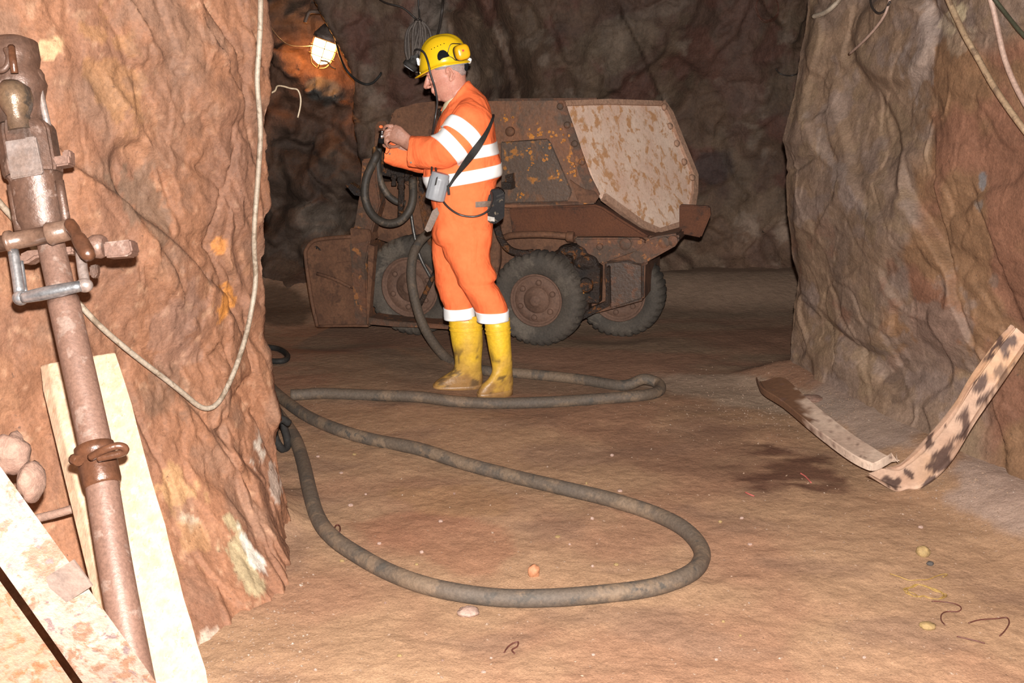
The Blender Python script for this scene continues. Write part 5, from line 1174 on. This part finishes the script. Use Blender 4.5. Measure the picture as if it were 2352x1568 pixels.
def channel(name, A, B, prof, n, col, th=.006):
    """A, B: the two edges (3-D), prof: (fraction across, height towards n)"""
    A = catmull(A, 10); B = catmull(B, 10); q = MB(); rs = []
    for i, (a, b_) in enumerate(zip(A, B)):
        w_ = b_ - a; t = (A[min(i + 1, len(A) - 1)] + B[min(i + 1, len(B) - 1)] - A[max(i - 1, 0)] - B[max(i - 1, 0)]).normalized()
        nn = w_.cross(t).normalized()
        if nn.dot(n) < 0: nn = -nn
        top = [a + w_ * f + nn * h for f, h in prof]; rs.append(top + [p - nn * th for p in reversed(top)])
    q.rings(rs, smooth=True); o = q.build(name, m_chan, chan, angle=38, mods=None); colour(o, col); return o
def sub(prof, k=8):
    out = []
    for (f0, h0), (f1, h1) in zip(prof, prof[1:]): out += [(lerp(f0, f1, i / k), lerp(h0, h1, i / k)) for i in range(k)]
    return out + [prof[-1]]
lo_ = [(1738, 888), (1752, 914), (1800, 946), (1870, 1006), (1940, 1060), (1985, 1086), (2010, 1090), (2034, 1084), (2056, 1070)]
hi_ = [(1778, 868), (1806, 872), (1850, 912), (1905, 958), (1960, 1000), (2000, 1026), (2024, 1041), (2046, 1051), (2066, 1058)]
def chz(i, n): return lerp(.06, .05, i / n)
A = [onfl(x, y, .06) + Vector((0, 0, .02 * (1 if i < 7 else 1.6))) for i, (x, y) in enumerate(lo_)]
B = [onfl(x, y, .09) for x, y in hi_]
channel('lower_arm', A, B, sub([(0, .004), (.0, .030), (.03, .034), (.06, .030), (.07, .004), (.16, .004), (.18, .012), (.2, .004), (.5, 0.0), (1.0, .004)], 4), Vector((-.2, -.5, 1)), chcol(True))
out_ = [(1988, 1090), (2050, 1126), (2082, 1133), (2112, 1122), (2160, 1080), (2200, 1030), (2255, 945), (2320, 850), (2368, 780)]
inn_ = [(2040, 1070), (2062, 1062), (2080, 1048), (2104, 1024), (2150, 972), (2195, 915), (2240, 845), (2290, 776), (2322, 742)]
def arm_y(py): return interp(py, [(740, 3.46), (950, 3.56), (1060, 3.66), (1133, 3.72)])
A = [at(x, y, arm_y(y)) for x, y in out_]; B = [at(x, y, arm_y(y) + .05) for x, y in inn_]
for p in A: p.z = max(p.z, floor_z(p.x, p.y) + .006)
channel('upper_arm', A, B, sub([(0, 0), (0, .020), (.05, .024), (.10, .016), (.14, .0), (.45, .004), (.72, .0), (.76, .016), (.80, .018), (.84, .006), (.93, .014), (1.0, .020)], 5), Vector((-.3, -1, .3)), chcol(False))

# ---- mine lamp on the far rock
LY = 7.28
lampo = empty('mine_lamp', at(745, 60, LY), 'lit bulkhead mine lamp in a wire guard hanging on the far rock', 'lamp')
m_glow, nt, b = nodes('lamp_glass'); b.inputs['Base Color'].default_value = (1, .8, .5, 1); b.inputs['Emission Color'].default_value = (1.0, .42, .12, 1); b.inputs['Emission Strength'].default_value = 62.0
m_zinc = mat('dull_zinc', (0.13, 0.10, 0.085), (0.075, 0.055, 0.045), rough=.5, metal=.3, bump=.4, spots=(0.05, .035, .03), spot_amt=.4)
m_guard = mat('rusty_guard_wire', (0.22, 0.11, 0.05), (0.14, 0.07, 0.035), rough=.5, metal=.3, bump=.1)
ga, gb = at(749, 93, LY), at(733, 147, LY); gx = (gb - ga).normalized(); GL = (gb - ga).length; g1 = Vector((0, 1, 0)).cross(gx).normalized(); g2 = Vector((0, 1, 0))
q = MB(); q.lathe(ga, gx, [(0, .076), (.03, .077), (GL * .5, .074), (GL * .75, .066), (GL * .9, .046), (GL, .012)], 32); q.build('glass', m_glow, lampo)
q = MB(); q.lathe(ga - gx * .145, gx, [(0, .012), (.004, .024), (.03, .028), (.045, .048), (.08, .070), (.105, .084), (.112, .092), (.135, .094), (.146, .088), (.150, .078)], 32); hs = q.build('housing', m_zinc, lampo)
q = MB()
for k in range(6):
    a = 2 * PI * k / 6 + .3; e = g1 * math.cos(a) + g2 * math.sin(a)
    q.tube([ga + e * .096, ga + gx * .06 + e * .098, ga + gx * GL * .65 + e * .092, ga + gx * (GL + .005) + e * .062, ga + gx * (GL + .03) + e * .01], .0030, 8, 6)
for h, rr in ((.055, .098), (GL * .68, .091)):
    q.tube([ga + gx * h + (g1 * math.cos(2 * PI * k / 24) + g2 * math.sin(2 * PI * k / 24)) * rr for k in range(24)], .0030, 8, 2, True, True)
q.build('guard', m_guard, lampo)
q = MB(); wb = hit(WB, 768, 70, -.02); q.tube([ga - gx * .10 + g1 * -.0, ga - gx * .12 + Vector((.03, .08, .03)), wb], .014, 10, 5); q.build('bracket', m_zinc, lampo)
q = MB(); q.tube([at(768, 84, LY - .06), at(773, 100, LY - .14), at(781, 130, LY - .30), at(795, 160, LY - .45), hit(WB, 816, 182, .03), hit(WB, 838, 193, .03), hit(WB, 856, 190, .03), hit(WB, 872, 174, .02), hit(WB, 876, 166, -.01)], .008, 10, 6); q.build('lead', m_blk, lampo)
q = MB(); q.tube([at(737, 139, LY - .1), at(752, 142, LY - .1), at(760, 152, LY - .1), at(771, 158, LY - .1)], .006, 8, 5); q.build('loose_wire', m_guard, lampo)
def wire(name, pts, r, m, label, cat='wire', group=None, n=6):
    q = MB(); q.tube([p for p in pts if p is not None], r, 8, n); return tag(q.build(name, m), label, cat, group)
m_pw = mat('pale_wire', (0.24, 0.19, 0.13), (0.20, 0.15, 0.10), rough=.5, bump=.05)
m_dw = mat('dark_wire', (0.035, 0.026, 0.022), (0.02, 0.016, 0.014), rough=.5, bump=.05)
m_pipe = mat('dull_pipe', (0.10, 0.062, 0.042), (0.075, 0.045, 0.032), rough=.6, bump=.2)
wire('bent_pipe', [hit(WB, 760, 27, -.03), at(745, 28, 7.2), at(722, 27, 7.2), at(711, 29, 7.2), at(706, 38, 7.2), at(701, 52, 7.2)], .015, m_pipe, 'short bent pipe end above the mine lamp', 'pipe')
wire('wire', [at(604, 26, 3.60), at(617, 34, 3.66), at(621, 60, 3.9), at(640, 86, 4.6), at(664, 103, 5.4), at(690, 106, 6.3), at(716, 105, 7.17)], .0034, m_pw, 'thin pale wire running from the pillar edge to the mine lamp')
wire('wire', [at(606, 220, 3.56), at(615, 216, 3.56), at(631, 209, 3.58), at(637, 198, 3.6), at(650, 198, 3.62), at(668, 203, 3.64), at(683, 206, 3.64), at(690, 222, 3.64), at(690, 243, 3.64), at(684, 270, 3.64)], .0031, m_pw, 'pale stub of wire bent over beside the pillar edge below the lamp')
# bundle of cables hung on the far rock
q = MB(); rnd = random.Random(5); base = hit(WB, 958, 60, .05)
for k in range(9):
    dx = rnd.uniform(-16, 20); w_ = rnd.uniform(6, 15); bt_ = rnd.uniform(120, 172); dy = rnd.uniform(-.12, -.01)
    Y_ = base.y + dy
    q.tube([at(960 + rnd.uniform(-4, 4), 44, Y_), at(958 + dx * .6 - w_, 70, Y_), at(958 + dx - w_ * .9, 110, Y_), at(954 + dx * .7 - w_ * .4, bt_, Y_), at(956 + dx * .7 + w_ * .4, bt_ - 4, Y_), at(960 + dx + w_ * .8, 105, Y_), at(960 + dx * .6 + w_, 68, Y_), at(962 + rnd.uniform(-4, 4), 44, Y_)], .0085, 8, 5)
cbd = q.build('cable_bundle', mat('dusty_grey_cable', (0.12, 0.095, 0.08), (0.075, 0.058, 0.05), rough=.7, bump=.1)); tag(cbd, 'bundle of looped grey cables tied up on the rock behind the yellow helmet', 'cable bundle')
q = MB(); q.tube([at(960 + 7 * math.cos(a), 48 + 3 * math.sin(a), base.y - .06 + .07 * math.sin(a)) for a in [2 * PI * k / 12 for k in range(12)]], .006, 8, 3, True, True); q.tube([at(964, 46, base.y - .03), at(962, 20, base.y), at(960, -20, base.y)], .006, 8, 4); q.tube([at(956, 44, base.y - .03), at(925, 18, base.y - .02), at(890, 8, base.y), (hit(WB, 872, 0, -.01))], .006, 8, 4); q.build('tie_wire', m_dw, cbd)
wire('cable', [hit(WB, x, y, .012) for x, y in ((1018, -10), (1016, 20), (1010, 60), (1004, 84))], .009, m_dw, 'dark cable running down the far rock right above the yellow helmet', 'cable')
# cables on the far pillar
def wr(pts, off): return hug(WR, pts, off)
m_yc = mat('stained_yellow_cable', (0.25, 0.175, 0.105), (0.19, 0.12, 0.07), rough=.6, scale=10, spots=(0.12, .075, .045), spot_amt=.4, spot_scale=16, bump=.15)
m_kc = mat('pinkish_cable', (0.28, 0.19, 0.15), (0.24, 0.155, 0.12), rough=.6, scale=10, bump=.1)
wire('cable', wr(((2170, -20), (2182, 10), (2200, 48), (2218, 88), (2246, 132), (2275, 188), (2304, 232), (2330, 268), (2349, 294), (2394, 350), (2416, 420), (2430, 540)), .035), .0115, m_yc, 'stained yellowish cable slanting across the upper far pillar, the longest there', 'cable', 'cables on the far pillar')
wire('cable', wr(((2270, -20), (2279, 10), (2291, 62), (2304, 128), (2326, 186), (2350, 232), (2392, 300), (2470, 420), (2560, 540)), .03), .010, m_kc, 'pale pinkish cable beside the stained yellowish one on the far pillar', 'cable', 'cables on the far pillar')
wire('cable', wr(((2270, -20), (2292, 8), (2320, 44), (2350, 82), (2400, 126), (2500, 210)), .02), .0075, mat('dark_green_cable', (0.035, 0.035, 0.02), rough=.5, bump=.1), 'dark greenish cable at the top corner of the far pillar', 'cable', 'cables on the far pillar')
wire('wire', [hit(WR, 1950, 125, .045), hit(WR, 1984, 94, .06), hit(WR, 2013, 62, .06), hit(WR, 2034, 30, .05), hit(WR, 2046, -10, .03)], .0062, m_kc, 'short pale wire end curving down the top of the grey pillar', 'wire')
wire('cable', [hit(WR, 1852, 40, .01), hit(WR, 1868, 38, .03), hit(WR, 1888, 32, .04), hit(WR, 1908, 20, .04), hit(WR, 1928, -2, .03), hit(WR, 1940, -30, .01)], .012, m_cab, 'grimy cable bent round the top edge of the grey pillar', 'cable')
wire('wire', [hit(WR, 1998, -10, .01), hit(WR, 2002, 14, .03), hit(WR, 2016, 30, .04), hit(WR, 2032, 24, .04), hit(WR, 2044, 4, .02)], .005, m_dw, 'dark loop of wire hanging at the top of the grey pillar', 'wire')
q = MB(); rnd = random.Random(8)
q.tube([hit(WB, 1762 + (26 + 8 * noise.noise(Vector((k * .3, 1, 0)))) * math.cos(k * .55), 18 + (30 + 8 * noise.noise(Vector((k * .3, 5, 0)))) * math.sin(k * .55), .02 + .02 * rnd.random()) for k in range(46)], .0032, 6, 3); tag(q.build('wire_coil', mat('rusty_wire', (0.11, 0.042, 0.026), rough=.6, bump=.05)), 'loose coil of thin rusty wire high on the far rock by the grey pillar', 'wire coil')
wire('wire', [hit(WB, x, y, .015) for x, y in ((1782, 158), (1790, 168), (1804, 173), (1820, 173), (1836, 168))], .005, m_dw, 'thin dark wire sagging on the far rock near the grey pillar edge')
# bits of wire on the floor
m_gw = mat('yellow_wire', (0.30, 0.19, 0.055), (0.24, 0.14, 0.04), rough=.5, bump=.05); m_rw = mat('dark_red_wire', (0.085, 0.024, 0.016), rough=.6, bump=.05)
def fw(name, pts, r, m, label, lift=.003): return wire(name, [onfl(x, y, r + lift) for x, y in pts], r, m, label)
fw('wire', ((2044, 1317), (2066, 1324), (2088, 1332), (2110, 1331), (2132, 1330), (2152, 1322), (2168, 1318), (2176, 1319), (2166, 1325)), .0018, m_gw, 'thin yellow wire lying just above the coil of wire on the floor')
q = MB(); q.tube([onfl(2125 + (50 - (k % 7) * 3) * math.cos(k * .42 + .1 * math.sin(k)), 1360 + (17 - (k % 5) * 2) * math.sin(k * .42) + (math.cos(k * .42)) * 8, .004 + .004 * noise.noise(Vector((k * .7, 0, 0)))) for k in range(60)], .0016, 6, 3); tag(q.build('wire_coil', m_gw), 'flattened coil of thin yellowish wire lying on the floor', 'wire coil')
fw('wire', ((2140, 1380), (2170, 1382), (2196, 1387), (2208, 1396), (2200, 1404), (2176, 1404), (2163, 1410), (2162, 1424), (2170, 1434)), .0018, m_rw, 'dark red wire snaking out from under the yellow coil')
fw('wire', ((2225, 1430), (2250, 1423), (2290, 1420), (2312, 1418), (2318, 1430), (2308, 1448), (2296, 1460)), .0020, m_rw, 'dark red wire bent into a hook near the floor coil')
fw('wire', ((2198, 1461), (2220, 1466), (2245, 1472), (2262, 1477)), .0020, m_rw, 'short straight dark red wire nearest the viewer')
fw('wire', ((1158, 1498), (1166, 1486), (1178, 1477), (1190, 1474), (1188, 1484), (1176, 1492), (1182, 1500)), .0022, m_rw, 'small curled wire on the floor in front of the big hose loop')
fw('wire', ((765, 1222), (772, 1206), (780, 1208), (781, 1218), (776, 1222)), .0028, m_rw, 'tiny curled wire inside the bend of the big hose loop')
for pts, lab in ((((1838, 1086), (1850, 1094), (1863, 1108)), 'short pinkish red strand on the damp dark patch of floor'), (((1712, 1130), (1720, 1134), (1732, 1139)), 'short pinkish red strand in front of the damp dark patch of floor')):
    fw('strand', pts, .0030, mat('pink_strand', (0.42, 0.10, 0.08), rough=.7, bump=.05), lab)
# stones
m_ost = mat('orange_stone', (0.36, 0.155, 0.072), (0.29, 0.12, 0.06), rough=.7, scale=20, bump=.4)
m_wst = mat('white_stone', (0.34, 0.235, 0.19), (0.26, 0.16, 0.125), rough=.6, scale=24, bump=.6)
m_yst = mat('yellow_stone', (0.27, 0.185, 0.075), (0.21, 0.13, 0.055), rough=.8, scale=24, bump=.5)
def stone(px, py, w, h, m, seed, label, group=None):
    p = onfl(px, py, 0); s = ((p - Vector((0, 0, CAMZ))).length) / F
    p = onfl(px, py, h * s * .55); return rock('stone', p, w * s, w * s * .8, h * s, m, seed, label, 'stone', group, 3 if w > 9 else 2)
stone(1226, 1312, 14, 17, m_ost, 3, 'orange egg-shaped stone lying inside the big hose loop')
stone(1076, 1405, 25, 11, m_wst, 4, 'flat whitish stone right in front of the big hose loop')
stone(2120, 1267, 15, 13, m_yst, 6, 'yellowish angular stone on the open floor')
stone(2131, 1437, 17, 8, m_yst, 9, 'flat tan stone near the wires on the floor')
stone(2137, 1294, 8, 5, mat('dark_stone', (0.06, 0.05, 0.045), rough=.7), 10, 'small dark stone just below the yellowish angular one')
stone(1865, 915, 26, 8, m_prock, 12, 'small reddish rock by the rusty end of the steel channel')
rnd = random.Random(11)
for i in range(34):
    while True:
        px, py = rnd.uniform(660, 2330), rnd.uniform(960, 1560)
        if not (900 < px < 1640 and 1330 < py < 1420) and not (px > 1740 and py < 1200): break
    stone(px, py, rnd.uniform(3, 6.5), rnd.uniform(2.5, 4), rnd.choice((m_wst, m_yst, m_wst, m_prock)), 20 + i, 'small pale pebble scattered on the brown earth floor', 'pebbles on the floor')
NEAR = [WL, WR] + [o for o in bpy.data.objects if o.name.startswith(('hose', 'stone', 'lower_arm', 'upper_arm', 'boot', 'sole'))]
q = MB(); rnd = random.Random(21)
for i in range(2600):
    k = rnd.random()
    if k < .45: px, py = rnd.gauss(1850, 170), rnd.gauss(925, 36)
    elif k < .6: px, py = rnd.gauss(2230, 110), rnd.gauss(1120, 60)
    elif k < .75: px, py = rnd.uniform(470, 720), rnd.uniform(1250, 1568)
    else: px, py = rnd.uniform(640, 2340), rnd.uniform(860, 1560)
    p = onfl(px, py, 0)
    if p.y > 6 or p.y < 1 or (px < 640 and py < 1250): continue
    if any(surf(o_).find_nearest(p, .03)[0] is not None for o_ in NEAR): continue
    s = rnd.uniform(.0014, .0042) * (1.7 if rnd.random() < .06 else 1); p.z = floor_z(p.x, p.y) + s * .3
    a = rnd.uniform(0, PI); A_ = Vector((math.cos(a), math.sin(a), rnd.uniform(-.3, .3))) * s * rnd.uniform(.8, 1.8); B_ = Vector((-math.sin(a), math.cos(a), rnd.uniform(-.3, .3))) * s; C_ = Vector((0, 0, s * .7))
    vs = [q.v(p + A_), q.v(p + B_), q.v(p - A_), q.v(p - B_), q.v(p + C_), q.v(p - C_)]
    for t in ((0, 1, 4), (1, 2, 4), (2, 3, 4), (3, 0, 4), (1, 0, 5), (2, 1, 5), (3, 2, 5), (0, 3, 5)): q.f([vs[j] for j in t], False)
gv = q.build('gravel', mat('pale_chips', (0.27, 0.18, 0.125), (0.20, 0.125, 0.085), rough=.8, scale=30, bump=0, spots=(0.38, .31, .26), spot_amt=.2, spot_scale=40)); tag(gv, 'fine pale stone chips strewn over the earth floor', 'gravel', kind='stuff')
